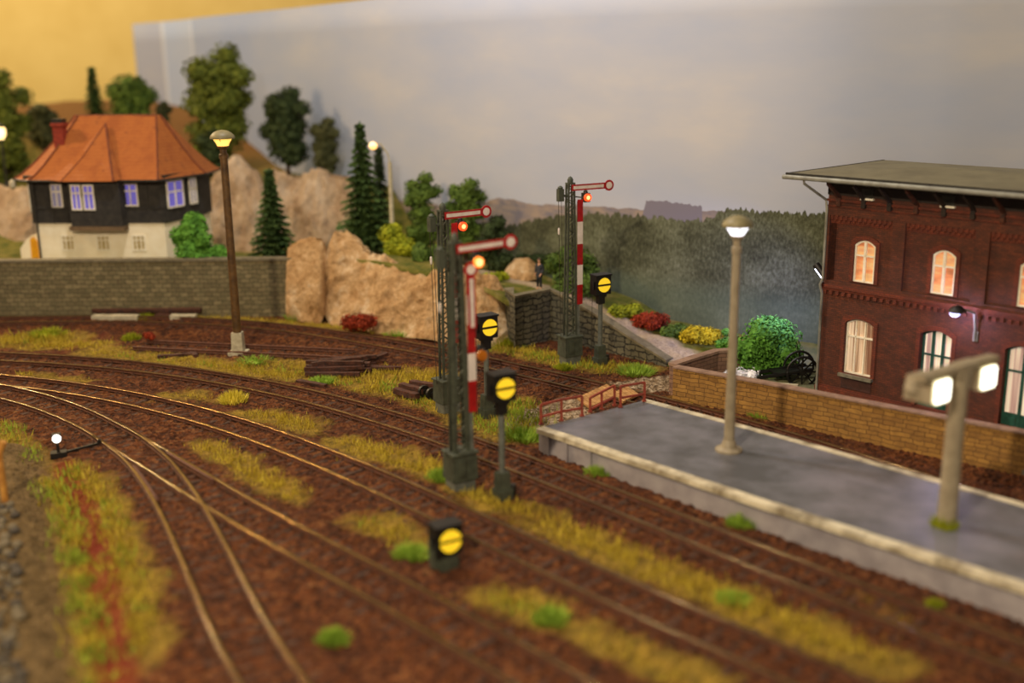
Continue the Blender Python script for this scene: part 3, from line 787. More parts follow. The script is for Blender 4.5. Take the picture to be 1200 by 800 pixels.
# ------------------------------------------------------------------ semaphore signals
def signal(loc, rz, label, two=False, h=9.1):
    bw = .16 if two else .085
    t = thing('semaphore_signal', label, 'signal', loc, rz)
    g = M['signalgrey']
    m = MB(); m.box(-.42, .42, -.36, .36, -.25, .42); m.build('footing', M['signallight'], t)
    m = MB(); m.box(-.5, .5, -.42, .42, .42, 1.45, 0, .02); m.box(-.54, .54, -.46, .46, 1.4, 1.47); m.box(-.3, .0, -.46, -.42, .6, 1.2); m.build('drive_box', g, t)
    # lattice mast, wide at the foot
    m = MB(); zt = h - .15
    for sx in (-1, 1):
        for sy in (-1, 1):
            m.bar((sx * .27, sy * .16, 1.45), (sx * .15, sy * .12, zt), bw, .075)
    n = 22
    for i in range(n):
        z0 = 1.45 + (zt - 1.45) * i / n; z1 = 1.45 + (zt - 1.45) * (i + 1) / n
        w0 = .27 - .12 * i / n; w1 = .27 - .12 * (i + 1) / n
        for sy in (-1, 1):
            s = 1 if i % 2 else -1
            m.bar((s * w0, sy * (.16 - .04 * i / n), z0), (-s * w1, sy * (.16 - .04 * i / n), z1), .035, .035)
        for sx in (-1, 1):
            s = 1 if i % 2 else -1
            m.bar((sx * w0, s * .15, z0), (sx * w1, -s * .14, z1), .03, .03)
    m.box(-.2, .2, -.16, .16, zt, zt + .07)
    m.build('lattice_mast', g, t)
    m = MB(); m.lathe([(.13, zt + .05), (.15, zt + .2), (.1, zt + .32), (.02, zt + .38)], 12); m.build('mast_cap', g, t, smooth='auto')
    # bracket and counterweight at the left of the head
    m = MB(); m.box(-.62, -.15, -.05, .05, h - .75, h - .65); m.box(-.7, -.42, -.14, .14, h - .95, h - .35); m.lathe([(.12, h - .35), (.14, h - .28), (.05, h - .2)], 10, -.56, 0)
    m.build('counterweight', g, t)
    m = MB()
    for dx in (-.66, -.5): m.tube([(dx, 0, h - .9), (dx + .06, 0, 4.2), (dx + .12, 0, 1.3)], .014, 5)
    m.build('pull_wire', M['wire'], t)
    for dx in (-.66,):
        m = MB(); m.lathe([(.02, 6.6), (.05, 6.65), (.05, 6.9), (.02, 6.95)], 8, dx + .02, 0); m.build('insulator', M['white'], t)
    # striped mast plate
    x0 = .28 if not two else .30; zs = [8.3, 7.2, 6.1, 5.05, 4.05, 3.05] if not two else [8.2, 7.15, 6.1, 5.05, 4.05, 2.9]
    m = MB()
    for i in range(5): m.box(x0, x0 + .3, -.25, -.21, zs[i + 1], zs[i], i % 2)
    m.build('striped_mast_plate', [M['red'], M['white']], t)
    m = MB(); m.box(x0 + .02, x0 + .16, -.2, -.14, 1.4, zs[0] - .1); m.build('plate_carrier', M['signallight'], t)
    # signal arm
    def arm(px, pz, ang, nm='signal_arm'):
        a = bpy.data.objects
        def blade(w, x0_, r, y0, y1, mi, hole=False):
            pts = [(x0_, -w), (1.62, -w)]
            a0 = math.asin(min(1, w / r))
            cx = 1.62 + r * cos(a0) 
            for k in range(19):
                th = -(pi - a0) + (2 * (pi - a0)) * k / 18
                pts.append((cx_ + r * cos(th), r * sin(th)))
            pts += [(1.62, w), (x0_, w)]
            return pts
        cx_ = 1.9
        m = MB(); m.poly(blade(.15, -.22, .27, 0, 0, 0), [], -.34, -.31)
        for p in range(len(m.v)):
            pass
        ob = m.build(nm, M['red'], t)
        m2 = MB(); m2.poly([(-.14, -.075), (1.58, -.075), (1.58, .075), (-.14, .075)], [], -.35, -.34); m2.disc(cx_, 0, .17, -.35, -.34)
        w_ = m2.build('white_stripe', M['white'], ob)
        ob.location = (px, 0, pz); ob.rotation_euler = (0, -ang, 0)
        return ob
    arm(.12, h - .3, 0.0 if not two else .03)
    if two: arm(.44, h - 3.25, pi / 2 - .02) if False else None
    if two:
        ob = arm(.45, h - 2.95, radians(90.5))
    # signal lamp hung below the arm, and its spectacle frame
    def sig_lamp(x, z, lit=True):
        m = MB(); m.box(x - .12, x + .18, -.3, .06, z - .24, z + .2); m.lathe([(.12, z + .2), (.1, z + .3), (.03, z + .36)], 10, x + .03, -.1)
        hb = m.build('lamp_housing', M['black'], t)
        m = MB(); m.disc(x, z, .19, -.42, -.3, 20); m.build('lens', (M['orangelamp'] if two else M['redlamp']) if lit else M['darkorange'], hb, smooth='auto')
        if lit:
            m = MB(); m.disc(x, z, .135 if two else .1, -.43, -.42, 16); m.build('lens_core', M['redcore'], hb)
    sig_lamp(.78 if not two else .72, h - .82)
    if two: sig_lamp(.78, h - 4.15, False)
    m = MB(); m.bar((.15, -.2, h - .75), (.75, -.2, h - .85), .06, .06); m.build('lamp_bracket', g, t)
    return t
P = G(540, 572); signal((P.x, P.y, 0), radians(30), 'front two-armed semaphore signal, its second arm folded upright against the striped plate', True, 9.1)
P = G(525, 480); signal((P.x, P.y, 0), radians(36), 'semaphore signal standing directly behind the front one, small red lamp under its arm', False, 8.95)
P = G(668, 425); signal((P.x, P.y, 0), radians(27), 'rear semaphore signal in front of the ramp wall, arm reaching right above the forest', False, 9.2)

# ------------------------------------------------------------------ shunting signals (yellow disc with black bar)
def shunt(loc, rz, label, h=4.55, low=False):
    t = thing('shunting_signal', label, 'signal', loc, rz)
    bw = .44; z0 = h - .98
    m = MB(); m.box(-bw, bw, -.28, .28, z0, h, 0, .0); m.box(-bw - .03, bw + .03, -.34, .3, h - .05, h + .03); hb = m.build('lamp_box', M['black'], t)
    m = MB(); cz = h - .5; r = .36; bz = .055
    for s in (1, -1):
        pts = []
        for k in range(17):
            a0 = math.asin(bz / r); a = a0 + (pi - 2 * a0) * k / 16; pts.append((r * cos(a) + .03, cz + s * r * sin(a)))
        m.poly(pts, [], -.31, -.28)
    m.build('lit_disc', M['yellow'], hb, label='lit yellow disc cut by a black bar')
    m = MB(); m.tube([(-.5, -.1, h - .7), (-.5, -.1, h - .3)], .05, 8); m.build('side_bracket', M['black'], hb)
    if not low:
        m = MB(); m.box(-.17, .17, -.15, .15, z0 - .5, z0); m.box(-.24, .24, -.2, .2, z0 - .14, z0); m.build('neck', M['black'], t)
        m = MB(); m.tube([(0, 0, .5), (0, 0, z0 - .4)], .115, 12); m.build('post', M['signallight'], t, smooth='auto')
        m = MB(); m.box(-.3, .3, -.26, .26, -.2, .35); m.box(-.24, .24, -.2, .2, .35, .98, 0, .02); m.build('foot', M['signalgrey'], t)
        m = MB(); m.tube([(.42, 0, -.1), (.42, 0, .42)], .13, 10); m.box(.2, .4, -.05, .05, .12, .3); m.build('wire_wheel', M['darkmetal'], t)
        m = MB(); m.tube([(-.42, .1, h - .6), (-.46, .1, .1)], .013, 5); m.build('pull_wire', M['wire'], t)
    else:
        m = MB(); m.box(-.32, .32, -.24, .24, -.15, z0 + .02); m.box(-.5, -.32, -.18, .18, .1, .9); m.build('foot', M['signalgrey'], t)
    return t
P = G(589, 583); shunt((P.x, P.y, 0), radians(30), 'yellow disc shunting signal on a tall post, right of the front semaphore', 4.6)
P = G(571, 487); shunt((P.x, P.y, 0), radians(33), 'yellow disc shunting signal between rear track and second track, left of the wall corner', 4.5)
P = G(703, 426); shunt((P.x, P.y, 0), radians(30), 'farthest yellow disc shunting signal in front of the sloping ramp wall', 4.6)
P = G(523, 664); shunt((P.x, P.y, 0), radians(30), 'low yellow disc shunting signal sitting on the ballast in the foreground', 1.45, True)

# ------------------------------------------------------------------ lamp posts
def mushroom_lamp(loc, h, label, pole, cap, glowm, r0=.21, r1=.13, footmat=None, foot='cone', scale=1.0, light=None):
    t = thing('platform_lamp', label, 'street lamp', loc)
    if foot == 'block':
        m = MB(); m.box(-.48, .48, -.42, .42, -.15, .22); m.box(-.3, .3, -.3, .3, .22, 1.25, 0, .03); m.build('concrete_foot', footmat, t)
    else:
        m = MB(); m.lathe([(.5, -.02), (.5, .06), (.3, .14), (.22, .4)], 20); m.build('foot', footmat, t, smooth='auto')
    s = scale
    m = MB(); m.lathe([(r0, .1), (r0 * .95, 1.2), (r1 * 1.05, h * .6), (r1, h - 1.15 * s)], 18); m.build('pole', pole, t, smooth='auto')
    m = MB(); z = h - 1.15 * s
    m.lathe([(r1 * 1.25, z - .1), (r1 * 1.25, z + .1), (r1 * .9, z + .14), (r1 * .9, z + .36), (r1 * 1.5, z + .42), (r1 * 1.6, z + .52)], 16); m.build('neck', pole, t, smooth='auto')
    m = MB(); z2 = z + .52; m.lathe([(r1 * 1.45, z2), (.33 * s, z2 + .14 * s), (.46 * s, z2 + .34 * s), (.43 * s, z2 + .35 * s), (.1, z2 + .16 * s)], 24); m.build('glass_bowl', glowm, t, smooth='auto')
    for k in range(3):
        a = 2 * pi * k / 3 + .5; m = MB(); m.tube([(.12 * cos(a), .12 * sin(a), z2), (.5 * s * cos(a), .5 * s * sin(a), z2 + .36 * s)], .022, 6); m.build('strut', cap, t)
    m = MB(); zc = z2 + .36 * s; R = .62 * s
    m.lathe([(.05, zc + .02), (R * .98, zc), (R, zc + .05), (R * .93, zc + .17 * s), (R * .72, zc + .3 * s), (R * .4, zc + .4 * s), (.02, zc + .44 * s)], 28); m.build('cap', cap, t, smooth='auto')
    m = MB(); m.lathe([(.02, z2 + .14), (.12, z2 + .2), (.12, z2 + .3), (.02, z2 + .36)], 12); m.build('bulb', M['warmglow'], t, smooth='auto')
    if light:
        l = bpy.data.lights.new('lamp_light', 'POINT'); l.energy = light[0]; l.color = light[1]; l.shadow_soft_size = .3
        lo = bpy.data.objects.new('lamp_light', l); C.objects.link(lo); lo.parent = t; lo.location = (0, 0, zc - .06)
    return t
P = G(280, 416); mushroom_lamp((P.x, P.y, 0), 11.55, 'tall brown lamp post with a lit yellow mushroom head and white concrete foot', M['polebrown'], M['capbrown'], M['warmglow'], .24, .19, M['concrete'], 'block', 1.0, (120, (1, .6, .2)))
P = G(854, 527, 1); mushroom_lamp((P.x, P.y, 1.0), 8.45, 'grey platform lamp with a lit white mushroom head, standing on the platform', M['polegrey'], M['capbrown'], M['whiteglow'], .2, .145, M['polegrey'], 'cone', .88, (60, (1, .95, .95)))

def twin_lamp():
    P = G(1109, 613, 1)
    t = thing('twin_platform_lamp', 'thick grey platform post with two lit square white lamp panels on a crossbar', 'street lamp', (P.x, P.y, 1.0), radians(35))
    m = MB(); m.lathe([(.31, -.02), (.29, .5), (.27, 2.5), (.26, 4.9)], 20); m.build('post', M['polegrey'], t, smooth='auto')
    m = MB()
    m.box(-1.95, 1.75, -.16, .22, 4.9, 5.1); m.box(-.34, .34, -.22, .28, 4.72, 5.12, 0, .04); m.build('crossbar', M['polegrey'], t)
    for s in (-1.22, 1.12):
        m = MB(); m.box(s - .42, s + .42, -.2, .75, 4.18, 4.9, 0, .03); m.lathe([(.2, 4.3), (.28, 4.5), (.2, 4.8)], 12, s - .3 * (1 if s < 0 else -1), .5)
        hb = m.build('lamp_housing', M['polegrey'], t)
        def rr(w, hh, r, cx, cz):
            pts = []
            for qx, qz, a0 in ((1, 1, 0), (-1, 1, 90), (-1, -1, 180), (1, -1, 270)):
                for k in range(5): a = radians(a0 + 22.5 * k); pts.append((cx + qx * (w - r) + r * cos(a), cz + qz * (hh - r) + r * sin(a)))
            return pts
        m = MB(); m.poly(rr(.39, .36, .12, s, 4.54), [], -.25, -.2); m.build('panel_rim', M['panelrim'], hb)
        m = MB(); m.poly(rr(.35, .32, .1, s, 4.54), [], -.27, -.25); m.build('light_panel', M['panelglow'], hb)
    return t
twin_lamp()

def arm_lamp():
    P = D(461, 297, 68); z = hz(P.x, P.y) - .1
    t = thing('street_lamp', 'pale yellow post with a small glowing orange lamp beside the yellow green bush', 'street lamp', (P.x, P.y, z))
    h = D(455, 190, 68).z - z
    m = MB(); m.tube([(0, 0, 0), (0, 0, h)], .17, 10, r2=.12); m.build('post', M['concrete'], t, smooth='auto')
    m = MB(); m.tube([(0, 0, h - .1), (-.1, 0, h + .5), (-.5, 0, h + 1.1), (-.85, 0, h + 1.15)], .05, 8); m.build('curved_arm', M['concrete'], t, smooth='auto')
    m = MB(); m.lathe([(.02, h + .75), (.2, h + .82), (.28, h + 1.0), (.2, h + 1.18), (.02, h + 1.26)], 14, -.98, 0); m.build('lamp_globe', glow('orange_globe', (1, .5, .1), 1.5), t, smooth='auto')
arm_lamp()
def lantern():
    P = D(6, 200, 86)
    z = hz(P.x, P.y) - .1; t = thing('street_lamp', 'dark park lantern with a glowing warm head at the far left edge', 'street lamp', (P.x, P.y, z)); h = D(6, 163, 86).z - z
    m = MB(); m.tube([(0, 0, 0), (0, 0, h)], .09, 8); m.lathe([(.25, 0), (.2, .5), (.1, .8)], 10); m.build('post', M['darkmetal'], t, smooth='auto')
    m = MB(); m.lathe([(.2, h), (.38, h + .35), (.38, h + .8), (.2, h + .95)], 10); m.build('lantern_glass', glow('amber_lantern', (1, .68, .25), 2.6), t)
    m = MB(); m.lathe([(.42, h + .9), (.3, h + 1.1), (.05, h + 1.25)], 10); m.build('lantern_cap', M['darkmetal'], t)
lantern()
def turnout_lantern():
    P = G(69, 534)
    t = thing('turnout_lantern', 'small round white turnout lantern on a short black stem at the left', 'signal lamp', (P.x, P.y, 0), radians(20))
    m = MB(); m.box(-.3, .3, -.2, .2, -.05, .18); m.tube([(0, 0, .1), (0, 0, .58)], .06, 8); m.build('stem', M['black'], t)
    m = MB(); m.box(-.16, .16, -.1, .16, .56, .92); hb = m.build('lamp_housing', M['black'], t)
    m = MB(); m.disc(0, .76, .16, -.16, -.1, 18); m.build('lens', glow('white_lens', (1, .93, .86), 3), hb)
    m = MB(); m.bar((.25, 0, .12), (1.5, .35, .2), .09, .09); m.bar((1.5, .35, .2), (1.55, .36, .36), .12, .12); m.build('throw_rod', M['black'], t)
turnout_lantern()
o = None
def stick():
    P = G(6, 586, .3)
    m = MB(); m.tube([(0, 0, -.3), (0, 0, 1.3), (.02, 0, 1.75), (.2, .05, 2.15)], .12, 8)
    o = m.build('wooden_post', M['tanwood'], smooth='auto'); o.location = (P.x, P.y, .3); tag(o, 'bent tan wooden post at the left edge of the picture', 'post')
stick()
# cobbles on the bank, lower left
def cobbles():
    ms = [simple('grey_cobble', hexc(116, 104, 80), hexc(84, 74, 54), .8, 0, 2, .3), simple('dark_cobble', hexc(70, 62, 50), hexc(54, 47, 38), .8, 0, 2, .3)]
    meshes = []
    for k in range(4):
        bm = bmesh.new(); bmesh.ops.create_icosphere(bm, subdivisions=2, radius=1)
        for v in bm.verts: v.co *= 1 + .25 * noise.noise(v.co * 1.3 + Vector((k * 9, 0, 0)))
        me = bpy.data.meshes.new('cobblestone'); bm.to_mesh(me); bm.free()
        me.materials.append(ms[k % 2])
        for p in me.polygons: p.use_smooth = True
        meshes.append(me)
    used = []
    for k in range(400):
        px, py = random.uniform(-16, 24), random.uniform(590, 815)
        if px > 24 + 10 * random.random() - (700 - py) * .02: continue
        P = G(px, py, .35); r = random.uniform(.1, .22)
        if any((P - q).length < (r + s) * .85 for q, s in used): continue
        used.append((P, r))
        if len(used) > 80: break
        o = bpy.data.objects.new('cobblestone', meshes[k % 4]); C.objects.link(o)
        o.location = (P.x, P.y, .32 + r * .2); o.scale = (r, r * random.uniform(.8, 1.2), r * .7); o.rotation_euler = (0, 0, random.uniform(0, 6))
        dark = k % 2
        tag(o, ('dark' if dark else 'pale grey') + ' rounded stone lying in the rubble bank at the lower left corner', 'stone', ('dark' if dark else 'pale grey') + ' stones on the lower left bank')
cobbles()

# ------------------------------------------------------------------ timber piles
def timber(loc, L, rz, label, group, w=.26, h=.17, tilt=0, ms=None):
    m = MB(); n = 6
    vs = []
    for i in range(n + 1):
        x = -L / 2 + L * i / n
        for y, z in ((-w / 2, 0), (w / 2, 0), (w / 2, h), (-w / 2, h)):
            vs.append((x, y + random.uniform(-.02, .02), z + random.uniform(-.02, .02)))
    fs = [(3, 2, 1, 0), (n * 4, n * 4 + 1, n * 4 + 2, n * 4 + 3)]
    for i in range(n):
        for k in range(4): fs.append((i * 4 + k, i * 4 + (k + 1) % 4, i * 4 + 4 + (k + 1) % 4, i * 4 + 4 + k))
    m.add(vs, fs); o = m.build('timber_sleeper', ms or M['oldwood']); o.location = loc; o.rotation_euler = (0, tilt, rz)
    return tag(o, label, 'timber', group)
c0 = G(400, 434)
u = (G(440, 428) - G(375, 436)).normalized(); ang = math.atan2(u.y, u.x) - .25
k = 0
for lay, cnt in ((0, 7), (1, 5), (2, 3)):
    for i in range(cnt):
        p = c0 + Vector((random.uniform(-.35, .45), (i - (cnt - 1) / 2) * .36, .06 + lay * .19))
        timber(p, random.uniform(2.5, 3.0), ang + random.uniform(-.3, .3), 'old tarred sleeper in the %s layer of the large dark pile' % ('bottom', 'middle', 'top')[lay], '%s layer of the large sleeper pile' % ('bottom', 'middle', 'top')[lay], tilt=random.uniform(-.03, .03))
p = G(440, 434); timber((p.x, p.y, .05), 2.6, ang - .2, 'single old sleeper lying on the grass at the right end of the large pile', None)
p = G(437, 427); timber((p.x, p.y, .2), 1.8, ang + .5, 'short sleeper leaning up at the back right of the large pile', None, tilt=-.15)
c1 = G(482, 463)
for i in range(4):
    timber(c1 + Vector((.25 * i - .2, .28 * i - .3, .06 + .15 * (i % 2))), 1.5, -.75 + .08 * i, 'short brown timber in the small pile near the semaphores', 'small timber pile near the semaphores', .3, .26)
# two wheel discs at the end of the small pile
for i, (x, y) in enumerate(((497, 466), (506, 469))):
    P = G(x, y); m = MB(); m.disc(0, .3, .28, -.07, .07, 18); m.disc(0, .3, .1, -.14, .14, 12)
    o = m.build('cast_wheel', M['black']); o.location = (P.x, P.y, .02); o.rotation_euler = (0, 0, .6); tag(o, 'small black cast wheel at the right end of the small timber pile, %s one' % ('left' if i == 0 else 'right'), 'wheel')
p = G(330, 451); timber((G(365, 452).x, G(365, 452).y, .03), 1.7, -.5, 'loose rusty timber between the sleeper pile and the second track', None)
p = G(208, 419); timber((p.x, p.y, .04), 2.0, .2, 'weathered board lying in the grass left of the brown lamp post', None)
p = G(226, 416); timber((p.x, p.y, .04), 1.6, -1.1, 'slanting weathered board just left of the brown lamp post foot', None)
# long stock by the retaining wall
for i, (x0, x1, y, h, mt) in enumerate(((112, 165, 373.5, .32, 'concrete'), (185, 202, 373, .35, 'oldwood'), (203, 232, 374, .36, 'concrete'))):
    a, b = G(x0, y), G(x1, y); d = b - a
    timber((a + b) / 2 + Vector((0, -.35, 0)), d.length, math.atan2(d.y, d.x), ('long pale concrete beam on the ground before the retaining wall', 'short dark block between two pale beams by the retaining wall', 'short pale concrete block at the right end of the beams by the retaining wall')[i], None, .5, h, ms=M[mt])
a, b = G(112, 371), G(238, 370.5); timber(((a + b) / 2) + Vector((0, -.3, .36)), (b - a).length, math.atan2(b.y - a.y, b.x - a.x), 'long dark beam resting on the pale beams below the retaining wall', None, .45, .22)

# ------------------------------------------------------------------ station building
CN = G(957, 468); CN.z = 0
TH = math.atan2(-.7386, .6742)
TX = Vector((cos(TH), sin(TH), 0)); TY = Vector((-sin(TH), cos(TH), 0))
def fac(px, py, off=0):
    """local (x, z) of the point seen at a pixel, on the plane lying `off` in front of the facade"""
    d = ray(px, py); o_ = Vector((0, 0, H)); k = ((CN - TY * off - o_).dot(TY)) / d.dot(TY); p = o_ + d * k
    return (p - CN).dot(TX), p.z
def brick_mat(name, c1, c2, c3, mort):
    return masonry(name, (c1, c2, c3), mort, .24, .085, .8, .008, strength=.35)
m_brick = brick_mat('dark_red_brick', hexc(106, 50, 26), hexc(80, 38, 22), hexc(50, 28, 20), hexc(44, 26, 18))
m_brick2 = brick_mat('moulded_red_brick', hexc(122, 52, 27), hexc(98, 42, 23), hexc(70, 32, 20), hexc(50, 26, 18))
def arch(x0, x1, z0, z1, rise, n=8):
    pts = [(x0, z0), (x1, z0)]
    for k in range(n + 1):
        t_ = k / n; x = x1 + (x0 - x1) * t_; pts.append((x, z1 - rise + rise * (1 - (2 * t_ - 1) ** 2)))
    return pts
def station():
    t = thing('station_building', 'dark red brick two-storey station building with arched windows and a flat grey roof', 'building', CN, TH)
    L, W, ZT = 24.6, 6.0, 9.95
    up = [arch(1.33 + 3.5 * k, 2.32 + 3.5 * k, 5.58, 7.42, .22) for k in range(7)]
    lows = []
    for k in range(7):
        if k in (0, 3, 5): lows.append(arch(1.2 + 3.5 * k, 2.55 + 3.5 * k, 1.52, 4.02, .25))
        else: lows.append(arch(1.15 + 3.5 * k, 2.5 + 3.5 * k, .22, 4.12, .25))
    panels = [[(.12 + 3.5 * k, 5.52), (3.05 + 3.5 * k, 5.52), (3.05 + 3.5 * k, 8.35), (.12 + 3.5 * k, 8.35)] for k in range(7)]
    m = MB()
    m.poly([(0, 0), (L, 0), (L, ZT), (0, ZT)], up + lows, .14, .5)
    m.poly([(0, 0), (L, 0), (L, ZT), (0, ZT)], panels + lows, 0, .14, back=False)
    m.box(0, .4, .14, W, 0, ZT); m.box(L - .4, L, .14, W, 0, ZT); m.box(0, L, W - .3, W, 0, ZT)
    m.build('brick_wall', m_brick, t, uv=True)
    m = MB(); m.box(-.1, L + .1, -.1, W + .1, -.2, .72); m.box(-.06, L + .06, -.06, W, .72, .8)
    # leave door gaps visible: thin plinth only
    m.build('plinth', m_brick2, t, uv=True)
    m = MB(); m.box(-.12, L + .1, -.14, .1, 5.2, 5.36); m.box(-.06, L + .05, -.07, .1, 5.08, 5.2)
    m.box(-.12, .1, -.14, W, 5.2, 5.36)
    for i in range(int(L / .3)): m.box(.05 + .3 * i, .2 + .3 * i, -.1, .05, 4.92, 5.08)
    m.build('string_course', m_brick2, t, uv=True)
    for k in range(7):
        m = MB(); m.box(.12 + 3.5 * k, 3.05 + 3.5 * k, .1, .16, 8.0, 8.35)
        for i in range(13):
            x = .16 + 3.5 * k + .225 * i; m.box(x, x + .11, .0, .14, 8.18, 8.35); m.box(x + .11, x + .22, .05, .14, 8.06, 8.35)
        m.build('dentil_frieze', m_brick2, t, uv=True)
    m = MB(); m.box(-.05, L + .05, -.08, .1, 8.95, 9.05); m.box(-.03, L, -.05, .1, 8.72, 8.78); m.build('cornice_band', m_brick2, t, uv=True)
    m = MB(); m.box(-.03, L + .03, -.035, .1, 9.22, 9.92); m.box(-.03, .1, -.035, W, 9.22, 9.92); m.build('eaves_shade_band', M['soffit'], t)  # dark brown band on the wall top, painted stand-in for the eaves' deep shade
    # raised surrounds of the openings
    for sset, nm in ((up, 'window_surround'), (lows, 'window_surround')):
        for p in sset:
            x0 = min(q[0] for q in p); x1 = max(q[0] for q in p); z0 = min(q[1] for q in p); z1 = max(q[1] for q in p)
            m = MB(); y0 = .06 if sset is up else -.06
            m.poly(arch(x0 - .16, x1 + .16, z0 - (.02 if sset is up else .0), z1 + .2, .24), [arch(x0 - .01, x1 + .01, z0 - .01, z1 + .01, .23)] if False else [], y0, y0) if False else None
            outer = arch(x0 - .17, x1 + .17, z0, z1 + .2, .25); inner = arch(x0, x1, z0 + .02, z1, .22)
            m.poly(outer, [inner], y0, y0 + .1); m.build(nm, m_brick2, t, uv=True)
    # windows
    gl = {}
    def curtain(name, cols, e, scale):
        mm, nt, b = mk(name); v = mapv(nt, tc(nt), scale); n = noi(nt, v, 1.0, 3, .5)
        c = ramp(nt, n, cols); nt.links.new(c, b.inputs['Base Color']); nt.links.new(c, b.inputs['Emission Color']); b.inputs['Emission Strength'].default_value = e; return mm
    cur_up = curtain('lit_orange_room', [(.3, hexc(160, 96, 58)), (.45, hexc(206, 132, 84)), (.55, hexc(206, 166, 112)), (.7, hexc(190, 116, 86))], .55, (.5, 1, 2.2))
    cur_lo = curtain('beige_curtain', [(.35, hexc(128, 88, 66)), (.5, hexc(206, 176, 144)), (.65, hexc(236, 216, 190))], .25, (9, 1, .15))
    cur_dr = curtain('white_door_curtain', [(.35, hexc(168, 130, 120)), (.6, hexc(240, 226, 196))], .6, (6, 1, .15))
    def glaze(p, y, frame, pane, cols_, transom, nm, panel=None, mw=.055):
        x0 = min(q[0] for q in p); x1 = max(q[0] for q in p); z0 = min(q[1] for q in p); z1 = max(q[1] for q in p); f = .085
        w_ = MB(); inner = arch(x0 + f, x1 - f, z0 + f, z1 - f, .2)
        w_.poly(arch(x0 + .01, x1 - .01, z0 + .01, z1 - .01, .22), [inner], y, y + .08)
        for c_ in cols_: w_.box(c_ - mw, c_ + mw, y - .02, y + .08, z0 + f, z1 - f - .01)
        for z in transom: w_.box(x0 + f, x1 - f, y - .02, y + .08, z - .035, z + .035)
        if panel: w_.box(x0 + f, x1 - f, y + .0, y + .08, z0 + f, panel); w_.box(x0 + .2, (x0 + x1) / 2 - .1, y - .03, y + .0, z0 + .2, panel - .15); w_.box((x0 + x1) / 2 + .1, x1 - .2, y - .03, y + .0, z0 + .2, panel - .15)
        fo = w_.build(nm, frame, t)
        g_ = MB(); g_.poly(arch(x0 + .02, x1 - .02, z0 + .02, z1 - .02, .22), [], y + .09, y + .11); g_.build('pane', pane, fo)
        return fo
    for k, p in enumerate(up):
        cx = 1.825 + 3.5 * k; glaze(p, .12, M['winwhite'], cur_up, [cx], [6.75], 'window')
    for k, p in enumerate(lows):
        cx = (min(q[0] for q in p) + max(q[0] for q in p)) / 2
        if k in (0, 3, 5):
            glaze(p, .1, M['winwhite'], cur_lo, [cx - .22, cx + .22], [3.2], 'window', mw=.03)
            m = MB(); m.box(cx - .8, cx + .8, -.2, .2, 1.38, 1.52); m.build('window_sill', M['sill'], t)
            m = MB(); m.box(cx - .72, cx + .72, -.03, .0, .85, 1.36); m.build('apron_panel', simple('dark_apron_brick', hexc(72, 40, 34), hexc(52, 30, 26), .8), t)
        else:
            d_ = glaze(p, .2, M['doorgreen'], cur_dr, [cx - .21, cx + .21] if k == 1 else [cx], [3.02], 'door', 1.3)
            m = MB(); m.tube([(cx + .05, .1, 1.6), (cx + .05, .1, 1.75)], .03, 6); m.build('handle', M['darkmetal'], d_)
            m = MB(); m.box(cx - .9, cx + .9, -.5, .02, -.1, .2); m.build('door_step', M['sill'], t)
    # attic windows in the shade of the eaves
    for k in range(7):
        x = 5.35 + 3.5 * (k - 1)
        m = MB(); m.box(x - .26, x + .26, -.07, .02, 9.2, 9.6); m.build('attic_window', M['darkmetal'], t)
        m = MB(); m.box(x - .3, x + .3, -.12, .02, 9.13, 9.21); m.build('attic_sill', M['winwhite'], t)
    # eaves: brackets, soffit boards, roof
    for i in range(int(L / 1.17) + 1):
        x = .55 + 1.17 * i; m = MB()
        m.add([(x - .06, 0, 9.0), (x + .06, 0, 9.0), (x + .06, -1.05, 9.75), (x - .06, -1.05, 9.75), (x - .06, 0, 9.2), (x + .06, 0, 9.2), (x + .06, -1.05, 9.9), (x - .06, -1.05, 9.9)],
              [(0, 3, 2, 1), (4, 5, 6, 7), (0, 1, 5, 4), (1, 2, 6, 5), (2, 3, 7, 6), (3, 0, 4, 7)]); m.box(x - .09, x + .09, -.16, .0, 8.78, 9.12)
        m.build('eaves_bracket', M['soffit'] if i % 3 else M['oldwood'], t)
    ox, oy = 1.3, 1.2
    m = MB(); m.box(-ox, L + ox, -oy, W + .9, 9.9, 10.02); m.build('soffit', M['soffit'], t)
    mr = simple('roofing_felt', hexc(118, 112, 88), hexc(98, 92, 72), .85, 0, .8, .25)
    m = MB(); e = .06; zr = 10.36
    a = [(-ox - e, -oy - e, 10.02), (L + ox, -oy - e, 10.02), (L + ox, W + .9, 10.02), (-ox - e, W + .9, 10.02)]
    b = [(x, y, 10.12) for x, y, z in a]; r1 = (3.0, 2.9, zr); r2 = (L - 3, 2.9, zr)
    m.add(a + b + [r1, r2], [(0, 3, 2, 1), (0, 1, 5, 4), (1, 2, 6, 5), (2, 3, 7, 6), (3, 0, 4, 7), (4, 5, 9, 8), (5, 6, 9), (6, 7, 8, 9), (7, 4, 8)])
    m.build('roof', mr, t)
    m = MB(); m.tube([(-ox - .16, -oy - .12, 9.98), (L + ox, -oy - .12, 9.98)], .1, 8); 
    m.build('gutter', M['gutter'], t, smooth='auto')
    m = MB(); m.box(-ox - .08, L + ox, -oy - .07, -oy - .0, 9.98, 10.16); m.box(-ox - .1, -ox - .04, -oy, W + .9, 9.95, 10.14); m.build('fascia', M['darkmetal'], t)
    m = MB(); m.tube([(-.45, -oy - .1, 9.95), (-.45, -oy - .05, 9.75), (-.05, -.12, 9.0), (.02, -.12, 8.6), (.02, -.12, 5.6), (-.05, -.2, 5.3), (.02, -.12, 4.9), (.02, -.12, .2)], .055, 8)
    m.build('downpipe', M['gutter'], t, smooth='auto')
